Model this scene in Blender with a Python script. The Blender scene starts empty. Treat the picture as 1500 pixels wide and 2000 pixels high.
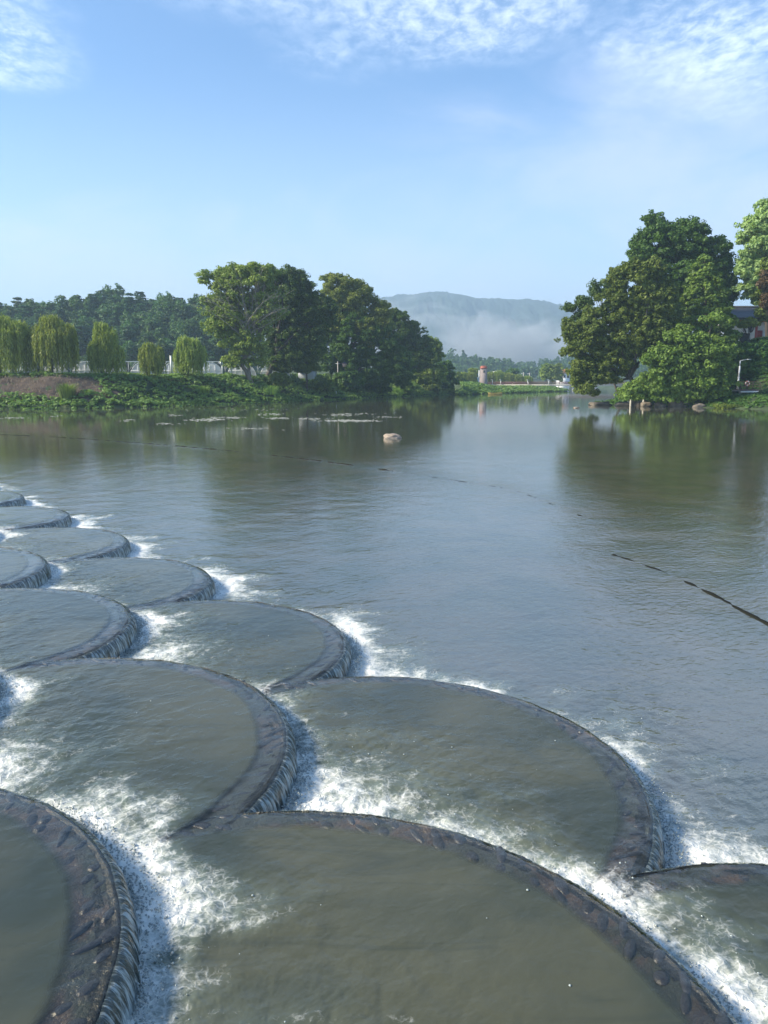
import bpy, math
import numpy as np
from mathutils import Vector
R = math.radians
rng = np.random.default_rng(7)
sc = bpy.context.scene
C = sc.collection

# ------------------------------------------------------------------ camera
F = 1502.0; HOR = 741.0; CH = 4.0          # focal length in photo pixels, horizon row, eye height
PITCH = math.atan((1000 - HOR) / F); SP, CP = math.sin(PITCH), math.cos(PITCH)
cam = bpy.data.cameras.new('camera'); co = bpy.data.objects.new('camera', cam); C.objects.link(co)
co.location = (0, 0, CH); co.rotation_euler = (R(90) - PITCH, 0, 0)
cam.sensor_fit = 'VERTICAL'; cam.sensor_height = 24; cam.lens = 24 * F / 2000
cam.clip_start = 0.1; cam.clip_end = 20000
sc.camera = co
sc.render.resolution_x = 768; sc.render.resolution_y = 1024

# ------------------------------------------------------------------ light
SUN_EL = R(36); SUN_AZ = R(-101)            # azimuth measured from +Y (view direction) towards +X
sun = bpy.data.lights.new('sun', 'SUN'); so = bpy.data.objects.new('sun', sun); C.objects.link(so)
sun.energy = 5.0; sun.angle = R(12); sun.color = (1.0, 0.92, 0.76)
sd = Vector((math.sin(SUN_AZ) * math.cos(SUN_EL), math.cos(SUN_AZ) * math.cos(SUN_EL), math.sin(SUN_EL)))
so.rotation_euler = sd.to_track_quat('Z', 'Y').to_euler()
sc.view_settings.view_transform = 'Standard'; sc.view_settings.look = 'None'
sc.view_settings.exposure = 0.93; sc.view_settings.gamma = 1.0

# ------------------------------------------------------------------ node helper
class NT:
    def __init__(s, tree): s.t = tree; tree.nodes.clear()
    def n(s, typ, ins=None, **kw):
        nd = s.t.nodes.new(typ)
        for k, v in kw.items(): setattr(nd, k, v)
        if ins:
            for k, v in ins.items():
                sock = nd.inputs[k]
                if isinstance(v, bpy.types.NodeSocket): s.t.links.new(v, sock)
                elif isinstance(v, bpy.types.Node): s.t.links.new(v.outputs[0], sock)
                else: sock.default_value = v
        return nd
    def m(s, op, a, b=0.0, c=0.0, clamp=False):
        return s.n('ShaderNodeMath', {0: a, 1: b, 2: c}, operation=op, use_clamp=clamp).outputs[0]
    def mixc(s, f, a, b, bt='MIX'):
        nd = s.n('ShaderNodeMix', {0: f, 6: a, 7: b}, data_type='RGBA', blend_type=bt)
        return nd.outputs[2]
    def noise(s, vec, scale, detail=3, rough=.5, dist=0.0, typ=None):
        return s.n('ShaderNodeTexNoise', {'Vector': vec, 'Scale': scale, 'Detail': detail, 'Roughness': rough, 'Distortion': dist}).outputs[0]
    def sstep(s, x, lo, hi):
        return s.n('ShaderNodeMapRange', {0: x, 1: lo, 2: hi, 3: 0.0, 4: 1.0}, interpolation_type='SMOOTHSTEP').outputs[0]
    def mapr(s, x, lo, hi, a, b):
        return s.n('ShaderNodeMapRange', {0: x, 1: lo, 2: hi, 3: a, 4: b}).outputs[0]
    def scale(s, vec, v):
        return s.n('ShaderNodeMapping', {'Vector': vec, 'Scale': v}).outputs[0]
def mat(name):
    m = bpy.data.materials.new(name); m.use_nodes = True
    return m, NT(m.node_tree)
def out(t, sh, vol=None):
    o = t.n('ShaderNodeOutputMaterial')
    if sh is not None: t.t.links.new(sh.outputs[0], o.inputs[0])
    if vol is not None: t.t.links.new(vol.outputs[0], o.inputs[1])

# ------------------------------------------------------------------ world: Nishita sky + thin cloud
w = bpy.data.worlds.new('World'); sc.world = w; w.use_nodes = True
t = NT(w.node_tree)
sky = t.n('ShaderNodeTexSky', sky_type='NISHITA', sun_disc=False, sun_elevation=SUN_EL, sun_rotation=SUN_AZ,
          air_density=1.0, dust_density=0.6, ozone_density=2.2, altitude=200)
tc = t.n('ShaderNodeTexCoord'); G = tc.outputs['Generated']
sx = t.n('ShaderNodeSeparateXYZ', {0: G})
zz = t.m('MAXIMUM', sx.outputs[2], 0.02)
px_ = t.m('DIVIDE', sx.outputs[0], zz); py_ = t.m('DIVIDE', sx.outputs[1], zz)
P = t.n('ShaderNodeCombineXYZ', {0: px_, 1: py_, 2: 0.0}).outputs[0]
ya = t.m('MAXIMUM', t.m('ABSOLUTE', sx.outputs[1]), 0.15)
ta = t.m('DIVIDE', sx.outputs[0], ya); te = t.m('DIVIDE', sx.outputs[2], ya)
TP = t.n('ShaderNodeCombineXYZ', {0: ta, 1: te, 2: 0.0}).outputs[0]
def blob(X, Y, cx, cy, rx, ry):
    dx = t.m('DIVIDE', t.m('SUBTRACT', X, cx), rx); dy = t.m('DIVIDE', t.m('SUBTRACT', Y, cy), ry)
    d2 = t.m('ADD', t.m('MULTIPLY', dx, dx), t.m('MULTIPLY', dy, dy))
    return t.m('SUBTRACT', 1.0, d2)
def mx(*a):
    r = a[0]
    for b in a[1:]: r = t.m('MAXIMUM', r, b)
    return r
warp = t.noise(P, 1.3, 3, .55)
reg = mx(blob(px_, py_, -.02, 1.9, .62, .78), blob(px_, py_, 1.25, 2.05, .85, 1.02), blob(px_, py_, -1.35, 2.35, .42, .5), blob(px_, py_, .25, 2.3, .5, .4))
reg = t.m('ADD', reg, t.m('MULTIPLY', t.m('SUBTRACT', warp, .5), 3.4))
regm = t.sstep(reg, -.5, 1.3)
cell = t.noise(t.scale(P, (1.4, .9, 1)), 13, 4, .62, .25)
cell2 = t.noise(t.scale(P, (1.3, .7, 1)), 2.4, 4, .55, .3)
cm = t.m('MULTIPLY', regm, t.sstep(t.m('ADD', t.m('MULTIPLY', cell, .65), t.m('MULTIPLY', cell2, .35)), .34, .72))
cm = t.m('ADD', t.m('MULTIPLY', cm, .62), t.m('MULTIPLY', regm, .06))
soft = t.noise(t.scale(TP, (1, 1.9, 1)), 4.6, 5, .58, .5)
sb = mx(blob(ta, te, .42, .22, .40, .17), blob(ta, te, -.31, .12, .34, .11), blob(ta, te, .1, .1, .7, .08))
sm = t.m('MULTIPLY', t.sstep(t.m('ADD', sb, t.m('MULTIPLY', t.m('SUBTRACT', soft, .5), 4.0)), -.4, 1.7), .60)
hz = t.m('MULTIPLY', t.m('SUBTRACT', 1.0, t.sstep(te, 0.0, .40)), .72)
skyc = t.mixc(1.0, sky.outputs[0], (.86, 1.14, 1.36, 1), 'MULTIPLY')
c1 = t.mixc(hz, skyc, (5.2, 6.5, 8.1, 1))
c2 = t.mixc(sm, c1, (5.5, 6.05, 7.9, 1))
c3 = t.mixc(cm, c2, (9.0, 9.9, 11.0, 1))
bg = t.n('ShaderNodeBackground', {0: c3, 1: .092})
wo = t.n('ShaderNodeOutputWorld'); t.t.links.new(bg.outputs[0], wo.inputs[0])

# ------------------------------------------------------------------ python helpers
def at(x, y, Y=None, z=None):
    """photo pixel -> world point, either at forward distance Y or on the plane z"""
    yd = y - 1000; dn = yd * CP + F * SP; fw = F * CP - yd * SP
    k = Y / fw if Y is not None else (CH - z) / dn
    return np.array([(x - 750) * k, fw * k, CH - dn * k])
def hsh(ix, iy, s):
    h = (ix.astype(np.int64) * 374761393 + iy.astype(np.int64) * 668265263 + s * 974711) & 0x7fffffff
    h = ((h ^ (h >> 13)) * 1274126177) & 0x7fffffff
    return ((h ^ (h >> 16)) & 0xffff) / 65535.0
def vnoise(x, y, s=0):
    ix, iy = np.floor(x), np.floor(y); fx, fy = x - ix, y - iy
    fx = fx * fx * (3 - 2 * fx); fy = fy * fy * (3 - 2 * fy)
    a = hsh(ix, iy, s); b = hsh(ix + 1, iy, s); c = hsh(ix, iy + 1, s); d = hsh(ix + 1, iy + 1, s)
    return (a * (1 - fx) + b * fx) * (1 - fy) + (c * (1 - fx) + d * fx) * fy
def fbm(x, y, o=4, s=0):
    r = 0; a = .5
    for i in range(o): r = r + a * vnoise(x, y, s + i * 17); x = x * 2.03 + 3.1; y = y * 2.03 + 1.7; a *= .5
    return r / (1 - .5 ** o)
def sstep(x, a, b):
    u = np.clip((x - a) / (b - a), 0, 1); return u * u * (3 - 2 * u)
def tag(o, label=None, cat=None, group=None, kind=None):
    if label: o['label'] = label
    if cat: o['category'] = cat
    if group: o['group'] = group
    if kind: o['kind'] = kind
    return o
def empty(name, loc, label=None, cat=None, group=None):
    o = bpy.data.objects.new(name, None); C.objects.link(o); o.location = loc; o.empty_display_size = .3
    return tag(o, label, cat, group)
def mk(name, V, Fs, mats, parent=None, mi=None, smooth=False, attrs=None, loc=None):
    """V (n,3) world coordinates; Fs list of index arrays; made relative to parent's or own location"""
    V = np.asarray(V, dtype=np.float32)
    if not isinstance(Fs, list): Fs = [Fs]
    base = np.array(parent_world(parent) if parent is not None else (loc if loc is not None else (0, 0, 0)), dtype=np.float32)
    me = bpy.data.meshes.new(name)
    tot = np.concatenate([np.full(len(f), f.shape[1]) for f in Fs if len(f)]).astype(np.int32)
    idx = np.concatenate([f.reshape(-1) for f in Fs if len(f)]).astype(np.int32)
    me.vertices.add(len(V)); me.vertices.foreach_set('co', (V - base).reshape(-1))
    me.loops.add(len(idx)); me.loops.foreach_set('vertex_index', idx)
    me.polygons.add(len(tot)); st = np.zeros(len(tot), np.int32); st[1:] = np.cumsum(tot)[:-1]
    me.polygons.foreach_set('loop_start', st); me.polygons.foreach_set('loop_total', tot)
    if smooth: me.polygons.foreach_set('use_smooth', np.ones(len(tot), bool))
    for m_ in (mats if isinstance(mats, (list, tuple)) else [mats]): me.materials.append(m_)
    if mi is not None: me.polygons.foreach_set('material_index', np.asarray(mi, np.int32))
    if attrs:
        for k, a in attrs.items():
            a = np.asarray(a, np.float32)
            if a.ndim == 1: at_ = me.attributes.new(k, 'FLOAT', 'POINT'); at_.data.foreach_set('value', a)
            else: at_ = me.attributes.new(k, 'FLOAT_VECTOR', 'POINT'); at_.data.foreach_set('vector', a.reshape(-1))
    me.update(calc_edges=True); me.validate()
    o = bpy.data.objects.new(name, me); C.objects.link(o)
    if parent is not None: o.parent = parent
    elif loc is not None: o.location = loc
    return o
def parent_world(p):
    v = np.array(p.location)
    return v if p.parent is None else v + parent_world(p.parent)
def gridf(n, m, flip=False):
    if flip: return gridf(n, m)[:, ::-1]
    i = np.arange(n - 1)[:, None] * m + np.arange(m - 1)[None, :]
    return np.stack([i, i + 1, i + m + 1, i + m], -1).reshape(-1, 4)
class MB:
    def __init__(s): s.V = []; s.Q = []; s.T = []; s.n = 0; s.mq = []; s.mt = []
    def add(s, V, Q=None, T=None, m=0):
        if Q is not None and len(Q): s.Q.append(np.asarray(Q) + s.n); s.mq += (list(m) if np.ndim(m) else [m] * len(Q))
        if T is not None and len(T): s.T.append(np.asarray(T) + s.n); s.mt += [m] * len(T)
        s.V.append(np.asarray(V, float)); s.n += len(V); return s
    def box(s, c, d, rz=0, m=0):
        x, y, z = [a / 2 for a in d]
        v = np.array([(i, j, k) for k in (-z, z) for j in (-y, y) for i in (-x, x)])
        cr, sr = math.cos(rz), math.sin(rz)
        v = np.c_[v[:, 0] * cr - v[:, 1] * sr, v[:, 0] * sr + v[:, 1] * cr, v[:, 2]] + np.array(c)
        return s.add(v, [(0, 2, 3, 1), (4, 5, 7, 6), (0, 1, 5, 4), (2, 6, 7, 3), (0, 4, 6, 2), (1, 3, 7, 5)], m=m)
    def tube(s, pts, rad, k=7, m=0, cap=True):
        pts = np.asarray(pts, float); n = len(pts); rad = np.broadcast_to(rad, n)
        d = np.gradient(pts, axis=0); d /= np.linalg.norm(d, axis=1)[:, None] + 1e-9
        up = np.where(np.abs(d[:, 2:3]) > .9, np.array([[1., 0, 0]]), np.array([[0, 0, 1.]]))
        a = np.cross(d, up); a /= np.linalg.norm(a, axis=1)[:, None]; b = np.cross(d, a)
        th = np.arange(k) * 2 * np.pi / k
        V = pts[:, None] + rad[:, None, None] * (np.cos(th)[None, :, None] * a[:, None] + np.sin(th)[None, :, None] * b[:, None])
        i = np.arange(n - 1)[:, None] * k; j = np.arange(k)[None]; j2 = (j + 1) % k
        Q = np.stack([i + j, i + j2, i + k + j2, i + k + j], -1).reshape(-1, 4)
        V = V.reshape(-1, 3); T = []
        if cap:
            V = np.r_[V, pts[:1], pts[-1:]]; c0 = n * k
            T = [(c0, (q + 1) % k, q) for q in range(k)] + [(c0 + 1, (n - 1) * k + q, (n - 1) * k + (q + 1) % k) for q in range(k)]
        return s.add(V, Q, T, m)
    def prism(s, poly, y0, y1, m=0, axis='y'):
        """poly of (x,z) extruded along y"""
        p = np.asarray(poly, float); n = len(p)
        V = np.r_[np.c_[p[:, 0], np.full(n, y0), p[:, 1]], np.c_[p[:, 0], np.full(n, y1), p[:, 1]], [[p[:, 0].mean(), y0, p[:, 1].mean()]], [[p[:, 0].mean(), y1, p[:, 1].mean()]]]
        Q = [(i, (i + 1) % n, n + (i + 1) % n, n + i) for i in range(n)]
        T = [(2 * n, (i + 1) % n, i) for i in range(n)] + [(2 * n + 1, n + i, n + (i + 1) % n) for i in range(n)]
        return s.add(V, Q, T, m)
    def build(s, name, mats, parent=None, smooth=False, loc=None):
        fs = []; mi = []
        if s.Q: fs.append(np.concatenate(s.Q)); mi += s.mq
        if s.T: fs.append(np.concatenate(s.T)); mi += s.mt
        return mk(name, np.concatenate(s.V), fs, mats, parent, mi, smooth, loc=loc)

# ------------------------------------------------------------------ materials
def simple(name, col, rough=.7, var=.25, vs=1.5, bump=0., bs=8, metal=0.):
    m, t = mat(name); g = t.n('ShaderNodeTexCoord').outputs['Object']
    n1 = t.noise(g, vs, 5, .6)
    c = t.mixc(n1, tuple(x * (1 - var) for x in col) + (1,), tuple(min(1, x * (1 + var)) for x in col) + (1,))
    p = t.n('ShaderNodeBsdfPrincipled', {'Base Color': c, 'Roughness': rough, 'Metallic': metal})
    if bump:
        b = t.n('ShaderNodeBump', {'Height': t.noise(g, bs, 5, .6), 'Strength': bump, 'Distance': .1}); t.t.links.new(b.outputs[0], p.inputs['Normal'])
    out(t, p); return m
def leafmat(name, dark, light, trans=.35, rough=.55):
    m, t = mat(name)
    a = t.n('ShaderNodeAttribute', attribute_name='rnd').outputs['Fac']
    oi = t.n('ShaderNodeObjectInfo').outputs['Random']
    c = t.mixc(a, dark + (1,), light + (1,))
    h = t.n('ShaderNodeHueSaturation', {'Hue': t.mapr(oi, 0, 1, .485, .515), 'Value': t.mapr(oi, 0, 1, .85, 1.18), 'Color': c})
    d = t.n('ShaderNodeBsdfPrincipled', {'Base Color': h, 'Roughness': rough, 'Specular IOR Level': .3})
    tr = t.n('ShaderNodeBsdfTranslucent', {0: t.mixc(1.0, h.outputs[0], (1.15, 1.25, .6, 1), 'MULTIPLY')})
    out(t, t.n('ShaderNodeMixShader', {0: trans, 1: d, 2: tr})); return m
BARK = simple('bark', (.075, .06, .045), .85, .4, 4, .5, 12)
PALEBARK = simple('pale_bark', (.17, .145, .11), .85, .4, 4, .5, 12)
WHITE = simple('white_paint', (.75, .76, .74), .5, .06)
STEEL = simple('galvanised_steel', (.5, .52, .53), .4, .1, metal=.3)
BLACKP = simple('black_paint', (.03, .03, .035), .5)
CONC = simple('concrete', (.33, .32, .29), .85, .25, 1.2, .3, 10)
PALECONC = simple('pale_concrete', (.5, .46, .38), .85, .25, 1.2, .3, 10)
DARKWOOD = simple('dark_timber', (.07, .05, .04), .7, .3, 3)
ROCK = simple('river_rock', (.17, .14, .105), .85, .5, 1.6, .8, 5)
PALEROCK = simple('pale_rock', (.30, .24, .185), .8, .25, 3, .8, 6)

# ------------------------------------------------------------------ water shader
def watermat(name, deep, deep2, ior=1.5, bumpk=1.0):
    m, t = mat(name)
    geo = t.n('ShaderNodeNewGeometry'); Pp = geo.outputs['Position']
    A = lambda n_: t.n('ShaderNodeAttribute', attribute_name=n_)
    foam = A('foam').outputs['Fac']; murk = A('murk').outputs['Fac']; flow = A('flow').outputs['Vector']
    rip = A('rip').outputs['Fac']
    big = t.noise(Pp, .55, 3, .5, .4)
    col = t.mixc(t.sstep(big, .35, .65), deep + (1,), deep2 + (1,))
    cl = t.noise(t.n('ShaderNodeMapping', {'Vector': Pp, 'Rotation': (0, 0, R(-38)), 'Scale': (.5, 2.6, 1)}).outputs[0], 1.1, 5, .65, 1.2)
    col = t.mixc(t.m('MULTIPLY', t.sstep(cl, .48, .72), .55), col, (.030, .038, .030, 1))
    # aerated, paler water round the foam
    col = t.mixc(t.m('MULTIPLY', t.sstep(foam, .10, .8), .65), col, (.22, .27, .22, 1))
    # ripples
    pf = t.n('ShaderNodeMapping', {'Vector': Pp, 'Rotation': (0, 0, R(-38)), 'Scale': (1, 1, 1)}).outputs[0]
    r1 = t.noise(t.scale(pf, (1.0, 1.5, 1)), 5.5, 3, .5, .5)
    r2 = t.noise(t.scale(pf, (1.2, 2.2, 1)), 16, 3, .55, .7)
    r0 = t.noise(t.scale(pf, (.35, .8, 1)), 1.3, 3, .5, .6)
    hgt = t.m('ADD', t.m('MULTIPLY', r1, .022), t.m('ADD', t.m('MULTIPLY', r2, .0045), t.m('MULTIPLY', r0, .03)))
    hgt = t.m('MULTIPLY', hgt, rip)
    bmp = t.n('ShaderNodeBump', {'Height': hgt, 'Strength': 1.0, 'Distance': 1.0 * bumpk}).outputs[0]
    body = t.n('ShaderNodeBsdfDiffuse', {0: col})
    tr = t.n('ShaderNodeBsdfTransparent', {0: (.93, .90, .82, 1)})
    sub = t.n('ShaderNodeMixShader', {0: murk, 1: tr, 2: body})
    gl = t.n('ShaderNodeBsdfGlossy', {0: (1, 1, 1, 1), 1: .05, 'Normal': bmp})
    fr = t.m('MULTIPLY', t.n('ShaderNodeFresnel', {0: ior, 1: bmp}).outputs[0], t.m('SUBTRACT', 1.0, geo.outputs['Backfacing']))
    wet = t.n('ShaderNodeMixShader', {0: fr, 1: sub, 2: gl})
    # foam mask: fine noise, radial streaks and a web of bubbles
    n1 = t.n('ShaderNodeTexNoise', {'Vector': Pp, 'Scale': 15.0, 'Detail': 8.0, 'Roughness': .78, 'Distortion': .15}).outputs[0]
    n2 = t.noise(t.scale(flow, (11, 2.0, 1)), 1.0, 4, .6, .5)
    n3 = t.noise(Pp, 3.3, 4, .6, .8)
    vor = t.n('ShaderNodeTexVoronoi', {'Vector': t.n('ShaderNodeVectorMath', {0: Pp, 1: t.n('ShaderNodeVectorMath', {0: t.n('ShaderNodeTexNoise', {'Vector': Pp, 'Scale': 6.0, 'Detail': 3.0}).outputs[1], 1: (.25, .25, .25)}, operation='MULTIPLY').outputs[0]}).outputs[0], 'Scale': 13.0}, feature='DISTANCE_TO_EDGE').outputs[0]
    web = t.m('SUBTRACT', 1.0, t.sstep(vor, .01, .16))
    s = t.m('ADD', t.m('MULTIPLY', n1, .55), t.m('ADD', t.m('MULTIPLY', n2, .5), t.m('MULTIPLY', n3, .45)))
    s = t.m('ADD', s, t.m('MULTIPLY', web, .07))
    s = t.m('ADD', s, t.m('MULTIPLY', foam, .78))
    fm = t.m('MULTIPLY', t.sstep(s, 1.03, 1.44), t.sstep(foam, .02, .12))
    fb = t.n('ShaderNodeBump', {'Height': t.m('ADD', n1, t.m('MULTIPLY', web, .3)), 'Strength': .6, 'Distance': .025}).outputs[0]
    fs = t.n('ShaderNodeBsdfPrincipled', {'Base Color': (.84, .82, .75, 1), 'Roughness': .45, 'Normal': fb})
    out(t, t.n('ShaderNodeMixShader', {0: t.m('MULTIPLY', fm, .92), 1: wet, 2: fs}))
    return m
RIVER = watermat('river_water', (.052, .057, .036), (.076, .072, .048), 2.8)
POOL = watermat('pool_water', (.070, .071, .044), (.036, .044, .032), 1.42)

def stonemat():
    m, t = mat('wet_stone'); Pp = t.n('ShaderNodeNewGeometry').outputs['Position']
    n1 = t.noise(Pp, 5, 6, .65, .4); n2 = t.noise(Pp, 1.1, 4, .6, .6); n3 = t.noise(Pp, 42, 4, .6)
    c = t.mixc(t.sstep(n1, .3, .7), (.024, .016, .009, 1), (.078, .049, .027, 1))
    c = t.mixc(t.m('MULTIPLY', t.sstep(n3, .58, .7), .5), c, (.24, .20, .15, 1))
    c = t.mixc(t.sstep(n2, .47, .54), c, (.030, .030, .014, 1))
    c = t.mixc(t.m('MULTIPLY', t.sstep(t.noise(Pp, .9, 3, .5), .68, .74), .8), c, (.26, .11, .035, 1))
    b = t.n('ShaderNodeBump', {'Height': t.m('ADD', n1, t.m('MULTIPLY', n3, .25)), 'Strength': .8, 'Distance': .05}).outputs[0]
    p = t.n('ShaderNodeBsdfPrincipled', {'Base Color': c, 'Roughness': .3, 'Normal': b, 'Coat Weight': .6, 'Coat Roughness': .12})
    out(t, p); return m
STONE = stonemat()
ALGAE = simple('black_algae', (.010, .0095, .006), .32, .5, 6, .5, 14)
COBBLE = simple('dark_cobble', (.028, .029, .036), .3, .35, 5, .3, 20)
def fallmat():
    m, t = mat('falling_water'); fl = t.n('ShaderNodeAttribute', attribute_name='flow').outputs['Vector']
    Pp = t.n('ShaderNodeNewGeometry').outputs['Position']
    n1 = t.noise(t.scale(fl, (22, 1.1, 1)), 1.0, 3, .6, .3); n2 = t.noise(t.scale(fl, (66, 2.2, 1)), 1.0, 3, .6, .2)
    v = t.n('ShaderNodeSeparateXYZ', {0: fl}).outputs[1]
    s = t.m('ADD', t.m('ADD', t.m('MULTIPLY', n1, .5), t.m('MULTIPLY', n2, .5)), t.m('MULTIPLY', v, .10))
    wm = t.sstep(s, .49, .66)
    b = t.n('ShaderNodeBump', {'Height': t.m('ADD', n1, n2), 'Strength': 1.0, 'Distance': .02}).outputs[0]
    dk = t.n('ShaderNodeBsdfPrincipled', {'Base Color': (.035, .045, .038, 1), 'Roughness': .08, 'Normal': b, 'Specular IOR Level': .9})
    wh = t.n('ShaderNodeBsdfPrincipled', {'Base Color': (.55, .60, .58, 1), 'Roughness': .25, 'Normal': b})
    out(t, t.n('ShaderNodeMixShader', {0: t.m('MULTIPLY', wm, .85), 1: dk, 2: wh})); return m
FALL = fallmat()

# ------------------------------------------------------------------ the weir
DZ = .27
NRM = np.array([.79, .613])                  # downstream direction
ROW = {1: [(-16.4, 27.3, 2.1), (-13.69, 23.86, 2.12), (-10.85, 20.55, 2.1), (-8.25, 17.04, 2.29), (-5.52, 13.73, 2.25), (-2.89, 10.41, 2.34), (-.15, 6.76, 2.57), (2.75, 2.98, 2.5), (5.6, -.6, 2.5)],
       2: [(-11.4, 16.9, 2.3), (-8.68, 13.47, 2.36), (-5.97, 10.25, 2.32), (-3.48, 6.72, 2.56), (-.68, 3.13, 2.65), (2.1, -.5, 2.6)],
       3: [(-9.3, 10.2, 2.4), (-6.55, 6.85, 2.45), (-3.87, 3.37, 2.42), (-1.15, -.25, 2.45)]}
def cusps(k):
    r = ROW[k]; o = []
    for a, b in zip(r[:-1], r[1:]):
        p, q = np.array(a[:2]), np.array(b[:2]); D = np.hypot(*(q - p)); h_ = (D * D + a[2] ** 2 - b[2] ** 2) / (2 * D)
        e = (q - p) / D; hh = math.sqrt(max(a[2] ** 2 - h_ ** 2, 0)); n_ = np.array([-e[1], e[0]])
        if n_ @ NRM < 0: n_ = -n_
        o.append(p + e * h_ + n_ * hh)
    return o
CUSP = {k: cusps(k) for k in ROW}
STR = {1: .9, 2: 1.0, 3: 1.0}
def foamfield(X, Y, k):
    """foam on a surface of level k made by the falls of row k+1, and flow coordinates"""
    up = k + 1
    if up not in ROW: return np.zeros_like(X), np.stack([X, Y, 0 * X], -1)
    best = np.full(X.shape, 1e9); u = np.zeros_like(X); dirn = np.zeros_like(X)
    for i, (cx, cy, r) in enumerate(ROW[up]):
        dx, dy = X - cx, Y - cy; rr = np.hypot(dx, dy) + 1e-6; d = rr - r
        th = np.arctan2(dy, dx); mbest = d < best
        best = np.where(mbest, d, best); u = np.where(mbest, th * r + i * 3.7, u)
        dirn = np.where(mbest, (dx * NRM[0] + dy * NRM[1]) / rr, dirn)
    best0 = np.clip(best, 0, None)
    al = np.clip(.25 + .85 * np.clip(dirn, 0, 1), 0, 1); wk = 1.45 if k == 0 else 1.0
    nz = fbm(X * 1.7, Y * 1.7, 3, 5)
    f = al * (.30 + .9 * nz) * np.exp(-best0 / (wk * (.17 + .50 * al * nz)))* 1.65
    for c in CUSP[up]:
        q = np.stack([X - c[0], Y - c[1]], -1); a = q @ NRM; b = q @ np.array([-NRM[1], NRM[0]])
        e = np.sqrt((np.clip(a, 0, None) / 1.62) ** 2 + (np.clip(-a, 0, None) / .9) ** 2 + (b / 1.1) ** 2)
        f = np.maximum(f, 1.15 * STR[up] * np.exp(-e ** 1.7) * (.47 + .80 * nz)) + .08 * np.exp(-e)
    return np.clip(f, 0, 1.3), np.stack([u, best, np.zeros_like(u)], -1)
def bumps(X, Y, foam):
    return foam * (fbm(X * 7, Y * 7, 4, 9) - .42) * .12 + (fbm(X * 1.6, Y * 1.6, 3, 3) - .5) * .014

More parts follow.
